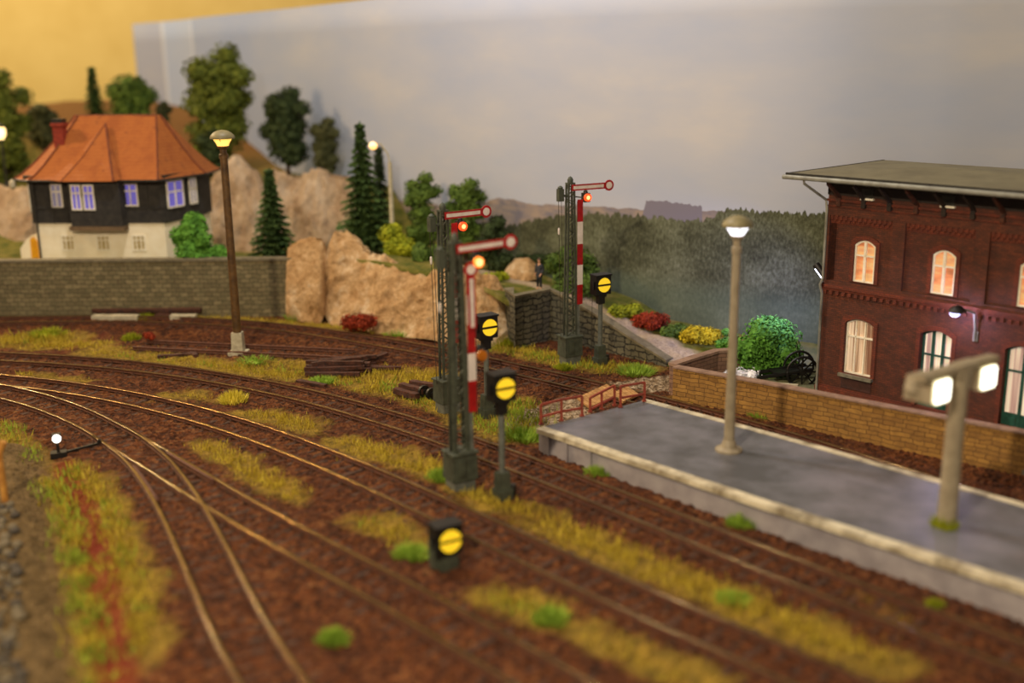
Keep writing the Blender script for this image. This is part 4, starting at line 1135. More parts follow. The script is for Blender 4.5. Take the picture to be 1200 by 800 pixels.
    # curved wall lamp between window and door
    bx, bz = fac(1142, 396, .12); m = MB(); hx, hz_ = fac(1119, 365, 1.0); ax, az = fac(1135, 364, .7)
    m.box(bx - .1, bx + .1, -.08, 0, bz - .15, bz + .25)
    m.tube([(bx, -.1, bz - .1), (bx, -.14, bz + .3), (bx - .02, -.3, az - .15), (ax, -.7, az), (hx + .3, -.9, hz_ + .08)], .05, 8)
    wl = m.build('wall_lamp', M['gutter'], t, smooth='auto')
    m = MB(); m.lathe([(.1, hz_ - .02), (.34, hz_ - .0), (.32, hz_ + .08), (.18, hz_ + .22), (.02, hz_ + .27)], 16, hx + .1, -1.0); m.build('lamp_shade', M['black'], wl, smooth='auto')
    m = MB(); m.lathe([(.02, hz_ - .2), (.17, hz_ - .15), (.22, hz_ - .02), (.1, hz_ + .0)], 16, hx + .02, -1.03); m.build('bulb', M['blueglow'], wl, smooth='auto')
    l = bpy.data.lights.new('lamp_light', 'POINT'); l.energy = 130; l.color = (.62, .55, 1.0); l.shadow_soft_size = .2
    lo = bpy.data.objects.new('lamp_light', l); C.objects.link(lo); lo.parent = t; lo.location = (hx + .02, -1.05, hz_ - .35)
    # black tubular lamp on the left end wall
    m = MB(); m.tube([(-.05, .6, 5.6), (-.35, .5, 5.65)], .06, 8); m.tube([(-.2, .5, 5.45), (-.75, .5, 6.0)], .17, 12); el = m.build('end_lamp', M['black'], t, smooth='auto')
    m = MB(); m.tube([(-.28, .38, 5.44), (-.68, .38, 5.84)], .05, 8); m.build('tube_light', glow('cool_tube', (.7, .75, 1), 5), el)
    return t
st = station()
pw = CN + TX * (-.1) + TY * 1.1; pz = Vector((CN.x, CN.y, 0)) - TX * 1.3 + TY * .6 + Vector((0, 0, 5.5))
lamp('end_lamp_light', pz, 3200, (.28, .34, 1.0), .15, 'SPOT', pz + Vector((-1.2, 6, -3.2)), radians(88), 1.0)
# paving in front of the station
m = MB(); m.box(-.5, 26, -2.4, 0, -.1, .12); o = m.build('floor_paving', M['paving']); o.location = CN; o.rotation_euler = (0, 0, TH); tag(o, kind='structure')
m = MB(); m.box(.0, 26, -2.6, -2.4, -.1, .2); o = m.build('trim_1', M['sill']); o.location = CN; o.rotation_euler = (0, 0, TH); tag(o, kind='structure')

# old cart beside the station
def cart():
    P = G(938, 458, .1); P = Vector((P.x + .1, P.y + .6, .1))
    t = thing('hand_cart', 'black spoked-wheel cart standing beside the station corner behind the yellow wall', 'cart', P, .1)
    def wheel(cx, cy, rz):
        m = MB(); n = 28; r = .72; ring = [(cx + r * cos(2 * pi * k / n), cy, .72 + r * sin(2 * pi * k / n)) for k in range(n + 1)]
        m.tube(ring, .06, 6); m.disc(cx, .72, .13, cy - .12, cy + .12, 12)
        for k in range(8): a = 2 * pi * k / 8; m.bar((cx, cy, .72), (cx + r * cos(a), cy, .72 + r * sin(a)), .06, .06)
        return m.build('wheel', M['black'], t)
    wheel(.1, 0, 0); wheel(.3, 1.0, 0)
    m = MB(); m.bar((-2.0, .1, .5), (.6, .1, .8), .14, .14); m.bar((-2.0, .9, .5), (.6, .9, .8), .14, .14); m.box(-1.2, .2, .1, .9, .62, .7); m.build('frame', M['black'], t)
    m = MB(); m.bar((.1, -.1, .72), (.3, 1.1, .72), .1, .1); m.build('axle', M['darkmetal'], t)
cart()
for i, (x0, y0, x1, y1) in enumerate(((898, 449, 935, 452), (905, 456, 950, 460))):
    a, b = G(x0, y0, .5), G(x1, y1, .5); m = MB(); m.bar((0, 0, 0), b - a, .22, .12); m.box(.1, .3, -.05, .05, -.55, 0); m.box((b - a).x - .3, (b - a).x - .1, -.05 + (b - a).y, .05 + (b - a).y, -.55, 0)
    o = m.build('bench_board', M['concrete']); o.location = a; tag(o, ('pale board lying behind the yellow wall nearer the bush', 'pale board lying behind the yellow wall nearer the station')[i], 'board')

# ------------------------------------------------------------------ half-timbered house
def house():
    base = D(41, 305, 68.5); base.z = 2.8; rz = radians(-4)
    t = thing('signal_house', 'house with white ground floor, black timbered upper floor and orange hipped roof', 'building', base, rz)
    s = 68.5 / 1290 * 1.015
    X = lambda px: (px - 41) * s
    Wd = X(200); zm, ze = 2.6, 5.55
    wallm = simple('cream_render', hexc(250, 240, 212), hexc(240, 226, 192), .85, 0, 1.5, .1)
    blk = simple('black_timber_cladding', hexc(58, 54, 48), hexc(34, 32, 30), .8, 0, 3, .5)
    roofm, nt, b = mk('orange_roof_tiles'); b.inputs['Roughness'].default_value = .8
    v = tc(nt); wv = nd(nt, 'ShaderNodeTexWave', bands_direction='Z'); wv.inputs['Scale'].default_value = 1.6; wv.inputs['Distortion'].default_value = .6; nt.links.new(v, wv.inputs['Vector'])
    n = noi(nt, v, 1.1, 5, .65); c = ramp(nt, n, [(.35, hexc(144, 76, 24)), (.55, hexc(160, 90, 32)), (.72, hexc(118, 60, 22))])
    nt.links.new(c, b.inputs['Base Color']); bump(nt, b, math_(nt, 'ADD', wv.outputs['Fac'], n), .4, .06)
    dep = 5.2; ch = .75
    foot = [(X(47), 0), (Wd, 0), (Wd + 1.15, dep * .6), (Wd + 1.15, dep), (0, dep), (0, ch)]
    def ext(out, z0, z1, grow=0):
        m = MB(); cx = sum(p[0] for p in out) / len(out); cy = sum(p[1] for p in out) / len(out)
        o2 = [(x + (grow if x > cx else -grow), y + (grow if y > cy else -grow)) for x, y in out]; n = len(o2)
        m.add([(x, y, z0) for x, y in o2] + [(x, y, z1) for x, y in o2], [tuple(range(n)), tuple(range(n, 2 * n))] + [(k, (k + 1) % n, n + (k + 1) % n, n + k) for k in range(n)])
        return m
    ext(foot, -.4, zm).build('ground_floor', wallm, t)
    ext(foot, zm, ze, .1).build('upper_floor', blk, t, label='black timber-clad upper floor')
    m = ext(foot, ze - .22, ze, .3); m.build('eaves_band', M['darkmetal'], t)
    # projecting bay
    m = MB(); b0, b1 = X(92), X(158); m.add([(b0, -.1, zm - .1), (b0 + .25, -.75, zm - .1), (b1 - .1, -.75, zm - .1), (b1, -.1, zm - .1), (b0, -.1, ze), (b0 + .25, -.75, ze), (b1 - .1, -.75, ze), (b1, -.1, ze)],
        [(0, 3, 2, 1), (4, 5, 6, 7), (0, 1, 5, 4), (1, 2, 6, 5), (2, 3, 7, 6), (3, 0, 4, 7)]); m.build('bay', blk, t)
    m = MB(); m.box(b0 + .1, b1, -.8, -.05, zm - .38, zm - .12); m.build('bay_sill', simple('brown_bay_sill', hexc(120, 98, 70), hexc(96, 76, 52), .8), t)
    # framing boards on the cladding
    m = MB()
    for px in (51, 70, 88, 150, 158, 183, 199):
        m.box(X(px) - .05, X(px) + .05, -.16, -.08, zm, ze - .2)
    m.box(X(48), Wd + .1, -.16, -.08, zm + .9, zm + 1.0); m.build('timber_frame', blk, t)
    # windows
    blue = glow('blue_lit_pane', (.26, .22, .85), .3, hexc(90, 80, 170)); dim = glow('dim_pane', (.35, .33, .5), .25, hexc(110, 100, 110)); bei = simple('beige_shutter', hexc(196, 176, 120), hexc(170, 148, 98), .7)
    def win(x0, x1, z0, z1, y, pane, sash=1, nm='window'):
        m = MB(); f = .09; m.poly([(x0, z0), (x1, z0), (x1, z1), (x0, z1)], [[(x0 + f, z0 + f), (x1 - f, z0 + f), (x1 - f, z1 - f), (x0 + f, z1 - f)]], y - .06, y + .02)
        for k in range(sash): c_ = x0 + (x1 - x0) * (k + 1) / (sash + 1); m.box(c_ - .035, c_ + .035, y - .05, y, z0 + f, z1 - f)
        m.box(x0 + f, x1 - f, y - .05, y, z0 + (z1 - z0) * .64, z0 + (z1 - z0) * .7)
        fo = m.build(nm, M['winwhite'], t); m = MB(); m.box(x0 + f * .5, x1 - f * .5, y - .02, y + .01, z0 + .05, z1 - .05); m.build('pane', pane, fo)
    z0, z1 = zm + .95, zm + 2.45
    win(X(70), X(84), z0, z1, -.1, dim); win(X(100), X(112), z0 - .05, z1, -.77, blue); win(X(114), X(127), z0 - .05, z1, -.77, blue); win(X(155), X(173), z0 + .1, z1, -.12, blue)
    for x in (76, 118, 160): win(X(x), X(x + 16), .85, 1.85, -.01, bei, 2)
    # windows on the angled side walls
    def side_win(a, b_, u0, u1, zz0, zz1, pane, off=.12):
        a, b_ = Vector(a), Vector(b_); d = (b_ - a).normalized(); n_ = Vector((d.y, -d.x)); m = MB()
        P_ = lambda u_, z_, o_: (a.x + d.x * u_ + n_.x * o_, a.y + d.y * u_ + n_.y * o_, z_)
        def slab(u0, u1, z0, z1, o0, o1):
            m.add([P_(u0, z0, o0), P_(u1, z0, o0), P_(u1, z0, o1), P_(u0, z0, o1), P_(u0, z1, o0), P_(u1, z1, o0), P_(u1, z1, o1), P_(u0, z1, o1)], [(0, 3, 2, 1), (4, 5, 6, 7), (0, 1, 5, 4), (1, 2, 6, 5), (2, 3, 7, 6), (3, 0, 4, 7)])
        slab(u0, u0 + .1, zz0, zz1, off, off + .08); slab(u1 - .1, u1, zz0, zz1, off, off + .08); slab(u0, u1, zz0, zz0 + .1, off, off + .08); slab(u0, u1, zz1 - .1, zz1, off, off + .08); mid = (u0 + u1) / 2; slab(mid - .05, mid + .05, zz0, zz1, off, off + .08); slab(u0, u1, zz0 + .95, zz0 + 1.03, off, off + .08)
        fo = m.build('window', M['winwhite'], t); m = MB()
        m.face([P_(u0, zz0, off + .03), P_(u1, zz0, off + .03), P_(u1, zz1, off + .03), P_(u0, zz1, off + .03)]); m.build('pane', pane, fo)
    side_win((Wd, 0), (Wd + 1.15, dep * .6), .25, 1.75, z0 - .1, z1 + .1, blue, .15)
    side_win((Wd, 0), (Wd + 1.15, dep * .6), 2.3, 3.0, z0 - .1, z1 + .1, dim, .15)
    side_win((0, ch), (X(47), 0), .12, .62, z0 - .3, z1, simple('white_board', hexc(220, 205, 170), hexc(200, 186, 150), .7), .15)
    # roof with flared eaves
    E_ = [(X(52), -.75), (Wd + .15, -.85), (Wd + 1.8, dep * .6), (Wd + 1.8, dep + .9), (-.75, dep + .9), (-.8, .2)]
    R = [(X(88), 2.7), (X(182), 2.7), (X(185), 2.9), (X(185), 3.1), (X(84), 3.1), (X(83), 2.9)]
    n = len(E_); m = MB(); zr = ze + 3.45; rings = []
    for tt in (0, .12, .3, .55, .8, 1.0):
        zz = ze - .25 + (zr - ze + .25) * (tt ** 1.22)
        rings.append([(e[0] + (r[0] - e[0]) * tt, e[1] + (r[1] - e[1]) * tt, zz) for e, r in zip(E_, R)])
    vs = [v_ for r in rings for v_ in r]; fs = [tuple(range(n))] + [tuple((len(rings) - 1) * n + k for k in range(n))]
    for j in range(len(rings) - 1):
        for k in range(n): fs.append((j * n + k, j * n + (k + 1) % n, (j + 1) * n + (k + 1) % n, (j + 1) * n + k))
    m.add(vs, fs); m.build('roof', roofm, t)
    # hipped gable over the bay
    m = MB(); ap = (X(126), 2.0, ze + 3.0); q = [(X(78), -.9, ze - .2), (X(94), -1.25, ze - .25), (X(155), -1.3, ze - .25), (X(160), -.9, ze - .2)]
    mid = [tuple(a_ + (b_ - a_) * .45 for a_, b_ in zip(k_, ap)) for k_ in q]; mid = [(x, y, z - .22) for x, y, z in mid]
    bk = (X(126), 3.6, ze + 1.0)
    m.add(q + mid + [ap, bk], [(0, 1, 5, 4), (1, 2, 6, 5), (2, 3, 7, 6), (4, 5, 8), (5, 6, 8), (6, 7, 8), (0, 4, 8, 9), (7, 3, 9, 8), (3, 2, 1, 0), (0, 9, 3)]); m.build('bay_roof', roofm, t)
    rd = simple('dark_ridge_tiles', hexc(120, 56, 24), hexc(84, 40, 20), .8, 0, 3)
    m = MB()
    for k in (1, 2, 5, 0): m.tube([Vector(r[k]) + Vector((0, 0, .03)) for r in rings], .06, 6)
    m.tube([Vector(q[2]), Vector(mid[2]), Vector(ap)], .07, 6); m.tube([Vector(q[1]), Vector(mid[1]), Vector(ap)], .04, 6)
    m.tube([rings[-1][5], rings[-1][1]], .07, 6); m.build('ridge_tiles', rd, t, smooth='auto')
    # gutters, pipes
    m = MB(); m.tube([Vector((*e, ze - .28)) for e in E_] + [Vector((*E_[0], ze - .28))], .07, 6); m.build('gutter', M['darkmetal'], t)
    m = MB(); m.tube([(X(51), -.25, ze - .3), (X(51), -.25, 0)], .06, 6); m.build('downpipe', M['darkmetal'], t)
    # chimney
    cm = simple('red_chimney_brick', hexc(150, 52, 28), hexc(120, 38, 20), .8, 0, 6, .3)
    cx = X(74); m = MB(); m.box(cx - .32, cx + .32, 1.3, 1.9, ze + .9, ze + 3.1); m.box(cx - .4, cx + .4, 1.22, 1.98, ze + 2.9, ze + 3.1); co = m.build('chimney', cm, t)
    m = MB(); m.box(cx - .34, cx + .34, 1.28, 1.92, ze + 3.1, ze + 3.35); m.build('chimney_cap', M['darkmetal'], co)
    # lean-to with yellow door on the left
    m = MB(); xl = X(20); pts = [(xl, 0), (0.2, 0), (.2, 1.9), (-.3, 1.75), (xl + .5, 1.5), (xl, .9)]
    m.poly(pts, [], .5, 2.5); m.build('lean_to', wallm, t)
    m = MB(); m.poly([(X(33), .0), (X(43), .0), (X(43), 1.3), (X(38), 1.65), (X(34), 1.5)], [], .42, .5); m.build('yellow_door', simple('yellow_door_paint', hexc(240, 176, 20), hexc(226, 156, 14), .6), t)
    m = MB(); m.lathe([(.05, ze - .9), (.22, ze - .7), (.2, ze - .4), (.04, ze - .25)], 12, -.95, .2); m.build('wall_lantern', M['concrete'], t, smooth='auto')
house()

# ------------------------------------------------------------------ rocks
def rock_mat(name, c1, c2, c3, c4):
    m, nt, b = mk(name); b.inputs['Roughness'].default_value = .9; b.inputs['Specular IOR Level'].default_value = .2
    v = geo(nt); n = noi(nt, mapv(nt, v, (1, 1, .6)), .55, 7, .68); n2 = noi(nt, v, 3.4, 8, .82)
    c = ramp(nt, math_(nt, 'ADD', math_(nt, 'MULTIPLY', n, .6), math_(nt, 'MULTIPLY', n2, .4)), [(.34, c1), (.43, c2), (.52, c3), (.60, c4)])
    nt.links.new(c, b.inputs['Base Color']); bump(nt, b, math_(nt, 'ADD', n2, math_(nt, 'MULTIPLY', noi(nt, v, 1.1, 5, .65), 3.0)), .9, .3); return m
rk_tan = rock_mat('tan_rock', hexc(136, 98, 60), hexc(196, 152, 100), hexc(226, 186, 134), hexc(246, 220, 180))
rk_grey = rock_mat('grey_tan_rock', hexc(132, 104, 76), hexc(184, 156, 126), hexc(206, 182, 152), hexc(226, 208, 184))
def rock(name, foot, top, back, label, mat, amp=.5, nu=90, nv=46, seed=0):
    """foot/top: lists of world points (front face); `back`: how far the mass reaches away from the viewer"""
    def samp(L, t_):
        q = t_ * (len(L) - 1); i = min(int(q), len(L) - 2); return L[i].lerp(L[i + 1], q - i)
    m = MB(); o0 = foot[len(foot) // 2].copy(); vs = []
    for i in range(nu + 1):
        u_ = i / nu; a = samp(foot, u_); b_ = samp(top, u_); edge = min(1, min(u_, 1 - u_) * 9) ** .5
        for j in range(nv + 1):
            v_ = j / nv
            if v_ < .6: t_ = v_ / .6; p = a.lerp(b_, t_); p += Vector((0, -1, 0)) * .35 * sin(pi * t_)
            else:
                t_ = (v_ - .6) / .4; p = b_ + Vector((.15 * back * 0, back * t_, -(b_.z - a.z) * .9 * t_ ** 2))
            q = p * .42 + Vector((seed * 7.1, 0, 0)); n1 = noise.fractal(q, 1.0, 2.0, 4)
            n2 = abs(noise.noise(p * .9 + Vector((3, seed, 1)))); n3 = noise.noise(Vector((p.x * 3, p.y * 3, p.z * 3)))
            d = Vector((0, -.8, .35)) if v_ < .6 else Vector((0, 0, 1))
            p = p + d * (n1 * amp * .8 - n2 * amp * .45 + n3 * amp * .2 + (abs(noise.noise(Vector((p.x * 1.9, p.y * 1.9, p.z * 1.4)))) - .2) * amp * -.45)
            c_ = samp(foot, .5); ce = a.lerp(b_, .3) + Vector((0, back * .5, 0))
            p = ce.lerp(p, edge * .9 + .1)
            vs.append(p - o0)
    fs = [(i * (nv + 1) + j, (i + 1) * (nv + 1) + j, (i + 1) * (nv + 1) + j + 1, i * (nv + 1) + j + 1) for i in range(nu) for j in range(nv)]
    m.add(vs, fs); o = m.build(name, mat, smooth=True, fix=False); o.location = o0; tag(o, label, 'rock'); return o
def FT_(l, z=-.3): return [G(x, y, 0) + Vector((0, 0, z)) for x, y in l]
rock('rock_outcrop', [D(331, 374, 64.6), D(345, 375, 64.3), D(362, 378, 63.5), D(382, 380, 63.0)], [D(333, 292, 65.6), D(344, 283, 65.6), D(362, 276, 65.3), D(384, 276, 64.8)], 3.2, 'narrow tan rock column at the right end of the grey retaining wall', rk_tan, .35, 40, 46, 2)
rock('rock_outcrop', [D(373, 381, 63.4), D(400, 386, 62.4), D(450, 392, 60.3), D(500, 398, 58.8), D(560, 408, 57.3), D(606, 412, 57.2)],
     [D(372, 284, 65.2), D(392, 270, 65.4), D(410, 273, 65), D(440, 293, 63.6), D(470, 308, 62.6), D(505, 319, 61.2), D(530, 309, 60.2), D(560, 322, 59.6), D(585, 332, 59.4), D(606, 348, 59.2)], 3.4, 'long tan rock face behind the rear track and the semaphores', rk_tan, .62, 150, 60, 1)
rock('rock_outcrop', [D(236, 300, 78), D(262, 300, 77.5), D(300, 300, 77), D(318, 298, 77.5)], [D(240, 222, 81), D(262, 192, 81), D(280, 184, 81), D(312, 205, 80.5)], 3, 'pale peaked rock right behind the half-timbered house', rk_grey, .7, 60, 46, 4)
rock('rock_outcrop', [D(304, 300, 77.5), D(340, 300, 77), D(380, 296, 76), D(428, 290, 75)], [D(306, 206, 80.5), D(340, 204, 80), D(380, 199, 79), D(424, 206, 77.5)], 3, 'broad pale rock face behind the small conifer', rk_grey, .8, 80, 46, 5)
rock('rock_outcrop', [D(-35, 305, 77), D(0, 304, 76), D(25, 302, 76), D(42, 300, 76)], [D(-35, 215, 80), D(0, 219, 80), D(25, 222, 79.5), D(44, 232, 79)], 5, 'grey tan rock bank at the far left behind the lean-to', rk_grey, .6, 60, 46, 6)
rock('rock_outcrop', [D(590, 326, 64.4), D(605, 329, 63.9), D(620, 329, 63.9), D(634, 327, 64.4)], [D(592, 314, 65.2), D(604, 304, 65.2), D(620, 303, 65.2), D(633, 314, 65.2)], 1.6, 'small round tan boulder on the slope left of the standing person', rk_tan, .2, 40, 30, 8)

# ------------------------------------------------------------------ trees, bushes and grass
def leaf_mat(name, c1, c2, c3=None):
    m, nt, b = mk(name); b.inputs['Roughness'].default_value = .8; b.inputs['Specular IOR Level'].default_value = .2
    n = noi(nt, geo(nt), 1.7, 5, .7); st_ = [(.35, c1), (.6, c2)] + ([(.78, c3)] if c3 else [])
    nt.links.new(ramp(nt, n, st_), b.inputs['Base Color']); return m
LM = {'olive': leaf_mat('olive_leaves', hexc(58, 70, 24), hexc(106, 116, 42), hexc(140, 144, 58)),
      'dark': leaf_mat('dark_leaves', hexc(36, 48, 28), hexc(62, 76, 42)),
      'mid': leaf_mat('mid_green_leaves', hexc(54, 76, 28), hexc(98, 122, 48)),
      'bright': leaf_mat('bright_green_leaves', hexc(60, 104, 36), hexc(104, 160, 58), hexc(144, 192, 92)),
      'tuft': leaf_mat('fresh_grass', hexc(110, 140, 40), hexc(158, 186, 70)),
      'blue': leaf_mat('fir_needles', hexc(44, 66, 34), hexc(84, 108, 54)),
      'yellow': leaf_mat('yellow_green_leaves', hexc(110, 124, 24), hexc(172, 176, 40)),
      'gold': leaf_mat('golden_foliage', hexc(150, 130, 20), hexc(214, 190, 40)),
      'redl': leaf_mat('red_foliage', hexc(96, 34, 16), hexc(160, 58, 30)),
      'white': leaf_mat('white_petals', hexc(220, 220, 232), hexc(250, 250, 255)),
      'grey': leaf_mat('grey_olive_leaves', hexc(54, 60, 36), hexc(86, 88, 54))}
bark = simple('brown_bark', hexc(70, 48, 30), hexc(44, 30, 18), .9, 0, 4, .6)
def leaves(m, c, r, n, size, rnd):
    for _ in range(n):
        d = Vector((rnd.gauss(0, 1), rnd.gauss(0, 1), rnd.gauss(0, 1))).normalized()
        k = rnd.uniform(.62, 1.16); p = Vector((c[0] + d.x * r[0] * k, c[1] + d.y * r[1] * k, c[2] + d.z * r[2] * k))
        nn = (d + Vector((rnd.uniform(-.7, .7), rnd.uniform(-.7, .7), rnd.uniform(-.3, .9)))).normalized()
        a = nn.cross(Vector((rnd.uniform(-1, 1), rnd.uniform(-1, 1), rnd.uniform(-1, 1)))).normalized(); b_ = nn.cross(a); s = size * rnd.uniform(.6, 1.3)
        m.add([p - a * s, p - b_ * s * .6, p + a * s, p + b_ * s * .6], [(0, 1, 2, 3)])
def blob(m, c, r, seed):
    bm = bmesh.new(); bmesh.ops.create_icosphere(bm, subdivisions=2, radius=1); vs = []
    for v in bm.verts:
        k = .82 + .22 * noise.noise(v.co * 1.8 + Vector((seed, 0, 0))); vs.append((c[0] + v.co.x * r[0] * k, c[1] + v.co.y * r[1] * k, c[2] + v.co.z * r[2] * k))
    m.add(vs, [tuple(v.index for v in f.verts) for f in bm.faces]); bm.free()
def tree(name, label, px0, px1, ytop, ybot, d, mat, cat='tree', blobs=12, n=5200, leaf=.14, seed=1, trunk=True, shape='round', group=None, base=None, up=.0, low=.0):
    rnd = random.Random(seed * 77 + 5)
    cx = (px0 + px1) / 2; top = D(cx, ytop, d); P = D(cx, ybot, d); zb = hz(P.x, P.y) - .12 if base is None else base
    wdt = (px1 - px0) / F * d * .53; x0 = P.x
    t = thing(name, label, cat, (x0, d, zb), 0, group)
    zt = top.z - zb; zl = P.z - zb + low
    m = MB()
    hgt = zt - max(zl, 0.0); z0 = max(zl, 0.0); pts = []
    for k in range(blobs):
        f = (k + .5) / blobs
        if shape == 'full':
            rr = min(wdt, hgt * .5) * rnd.uniform(.26, .4); v_ = Vector((rnd.gauss(0, 1), rnd.gauss(0, 1), rnd.gauss(0, 1))).normalized() * rnd.uniform(.55, 1.0)
            z0_ = z0; x = v_.x * (wdt - rr); y = v_.y * (wdt - rr) * .8; z = z0 + hgt * .45 + v_.z * (hgt * .55 - rr)
            if v_.z > 0: x *= 1 - .12 * v_.z ** 2
            if k < 3: x, y, z, rr = rnd.uniform(-.1, .1), 0, z0 + hgt * (.3 + .22 * k), wdt * .6
            if k in (3, 4, 5): rr = wdt * .34; x, z = (.25, -.38, .6)[k - 3] * wdt, zt - rr - (0, .1, .16)[k - 3] * hgt
        elif shape == 'round':
            z = z0 + hgt * (.12 + .78 * f); w_ = wdt * (1 - abs(f - .42) ** 2 * 1.9)
            rr = wdt * rnd.uniform(.42, .6) * (1.0 - .35 * f); rr = min(rr, hgt * .45)
            x = rnd.choice((-1, -.7, -.2, .3, .8, 1)) * max(0, w_ - rr); y = rnd.uniform(-1, 1) * max(0, w_ - rr); z = min(z, zt - rr * .85)
        elif shape == 'column':
            z = z0 + hgt * (.08 + .86 * f); rr = wdt * rnd.uniform(.48, .66) * (1 - .38 * f); rr = min(rr, hgt * .4); q_ = (wdt - rr) * (1 - .35 * f); x = rnd.choice((-1, -.6, .2, .7, 1)) * q_; y = rnd.uniform(-.8, .8) * q_; z = min(z, zt - rr * .8)
        else:   # low cushion
            rr = min(wdt * .5, hgt * .52); x = -wdt * .75 + 1.5 * wdt * f; y = rnd.uniform(-.4, .4) * wdt; z = z0 + rnd.uniform(.35, .6) * hgt
            z = min(z, zt - rr * .85)
        pts.append(((x, y, z), (rr, rr, rr * .85)))
    tot = sum(r[0] ** 2 for _, r in pts)
    for i, (c, r) in enumerate(pts):
        blob(m, c, (r[0] * .8, r[1] * .8, r[2] * .8), i + seed * 3)
        leaves(m, c, r, int(n * r[0] ** 2 / tot), leaf, rnd)
    m.build('foliage', mat, t, fix=False)
    if trunk:
        m = MB(); m.tube([(0, 0, -.1), (.05, 0, z0 + hgt * .25), (-.05, 0, z0 + hgt * .6)], .2, 8, r2=.07)
        for k in range(4):
            a = k * 1.7 + seed; m.tube([(0, 0, z0 + hgt * (.15 + .1 * k)), (cos(a) * wdt * .5, sin(a) * wdt * .5, z0 + hgt * (.35 + .12 * k))], .07, 6, r2=.03)
        m.build('trunk', bark, t)
    else:
        m = MB()
        for k in range(4):
            a = k * 1.6 + seed; m.tube([(0, 0, -.1), (cos(a) * wdt * .4, sin(a) * wdt * .3, hgt * .5)], .04, 5, r2=.02)
        m.build('stem', bark, t)
    return t
def conifer(label, px, hw, ytop, ybot, d, mat, seed=1, tiers=13, base=None, dens=1.0, group=None):
    rnd = random.Random(seed); top = D(px, ytop, d); P = D(px, ybot, d); zb = hz(P.x, P.y) - .1 if base is None else base
    t = thing('conifer', label, 'tree', (P.x, d, zb), 0, group); W_ = hw / F * d * 1.25; zl = max(.0, P.z - zb); zt = top.z - zb
    m = MB()
    for k in range(tiers):
        f = k / (tiers - 1); z = zl + (zt - zl) * (f * .95); R_ = W_ * (1 - f) ** .85 + .06; hh = (zt - zl) / tiers * 1.5
        nb = max(6, int((11 + R_ * 4) * dens))
        for b_ in range(nb):
            a = 2 * pi * b_ / nb + rnd.uniform(-.3, .3); r = R_ * rnd.uniform(.7, 1.08); zz = z + rnd.uniform(-.12, .12) * hh
            ca, sa = cos(a), sin(a); ns = max(4, int(r / .1))
            for q in range(ns):
                s_ = (q + .4) / ns; w_ = .17 * (1.25 - s_) + .07
                for side in (-1, 1):
                    c = Vector((ca * r * s_, sa * r * s_, zz + hh * .45 * (1 - s_) - .1 * s_)); e = c + Vector((ca * .12 - side * sa * w_ * 1.3, sa * .12 + side * ca * w_ * 1.3, -rnd.uniform(.02, .16)))
                    g_ = Vector((ca, sa, 0)) * .09; m.add([c - g_, c + g_, e + g_ * .7 + Vector((0, 0, rnd.uniform(-.08, .08))), e - g_ * .7], [(0, 1, 2, 3)])
        m.lathe([(R_ * .55, z - hh * .1), (R_ * .15, z + hh * .7)], 8)
    m.tube([(0, 0, zt - .5), (0, 0, zt + .05)], .05, 5); m.build('needles', mat, t, fix=False)
    m = MB(); m.tube([(0, 0, -.15), (0, 0, zt * .9)], .14, 8, r2=.03); m.build('trunk', bark, t)
    return t

tree('deciduous_tree', 'tall olive green tree with a rounded knobbly crown above the pale peaked rock', 219, 307, 48, 200, 88, LM['olive'], blobs=34, n=9000, leaf=.2, seed=3, shape='full')
tree('deciduous_tree', 'dark blue green tree right of the tall olive tree', 306, 370, 98, 205, 87, LM['dark'], blobs=26, n=6500, leaf=.18, seed=9, shape='full')
tree('deciduous_tree', 'dull grey olive narrow tree beyond the broad pale rock', 362, 402, 137, 208, 86, LM['grey'], blobs=16, n=3600, leaf=.18, seed=12, shape='full')
tree('deciduous_tree', 'dark shrub low between the house roof and the tall olive tree', 232, 270, 150, 215, 86.5, LM['dark'], blobs=12, n=2600, leaf=.18, seed=14, shape='full')
tree('deciduous_tree', 'broad dark olive weeping tree at the far left edge', -24, 46, 78, 225, 90, LM['olive'], blobs=30, n=8000, leaf=.2, seed=5, shape='full')
tree('deciduous_tree', 'light green rounded tree rising behind the orange roof', 124, 188, 88, 160, 93, LM['mid'], blobs=20, n=5200, leaf=.2, seed=21, shape='full')
tree('deciduous_tree', 'dim dark bush behind the right end of the orange roof', 184, 204, 118, 160, 95, LM['grey'], blobs=9, n=1500, leaf=.2, seed=22, shape='full')
tree('deciduous_tree', 'brownish green hedge behind the left end of the orange roof', 34, 74, 120, 200, 96, LM['grey'], blobs=12, n=3000, leaf=.2, seed=23, shape='full')
conifer('slim conifer above the ridge of the orange roof', 114, 14, 79, 150, 92, LM['blue'], 3)
conifer('small conifer in front of the broad pale rock', 322, 24, 198, 303, 69, LM['blue'], 5, 15, dens=1.3)
conifer('large conifer left of the pale yellow lamp post', 428, 29, 143, 288, 70.5, LM['blue'], 6, 18, dens=1.4)
conifer('thin dark conifer half hidden behind the large conifer', 448, 12, 172, 285, 74, LM['dark'], 7, 14)
tree('deciduous_tree', 'dense green tree just right of the pale yellow lamp post', 470, 520, 200, 300, 69.5, LM['mid'], blobs=24, n=5200, leaf=.13, seed=31, shape='full')
tree('deciduous_tree', 'green tree with a forked crown behind the semaphore arms', 518, 573, 206, 300, 68.6, LM['mid'], blobs=20, n=4600, leaf=.13, seed=33, shape='full')
tree('bush', 'dark bush between the forked tree and the boulder', 560, 604, 250, 330, 66.2, LM['dark'], 'bush', 9, 3600, .13, 35, False)
tree('bush', 'yellow green bush at the foot of the pale yellow lamp post', 441, 492, 262, 312, 66.8, LM['yellow'], 'bush', 9, 3600, .12, 36, False)
tree('bush', 'dark green low bush behind the crest of the tan rock', 480, 534, 287, 325, 64.8, LM['mid'], 'bush', 8, 3000, .12, 37, False)
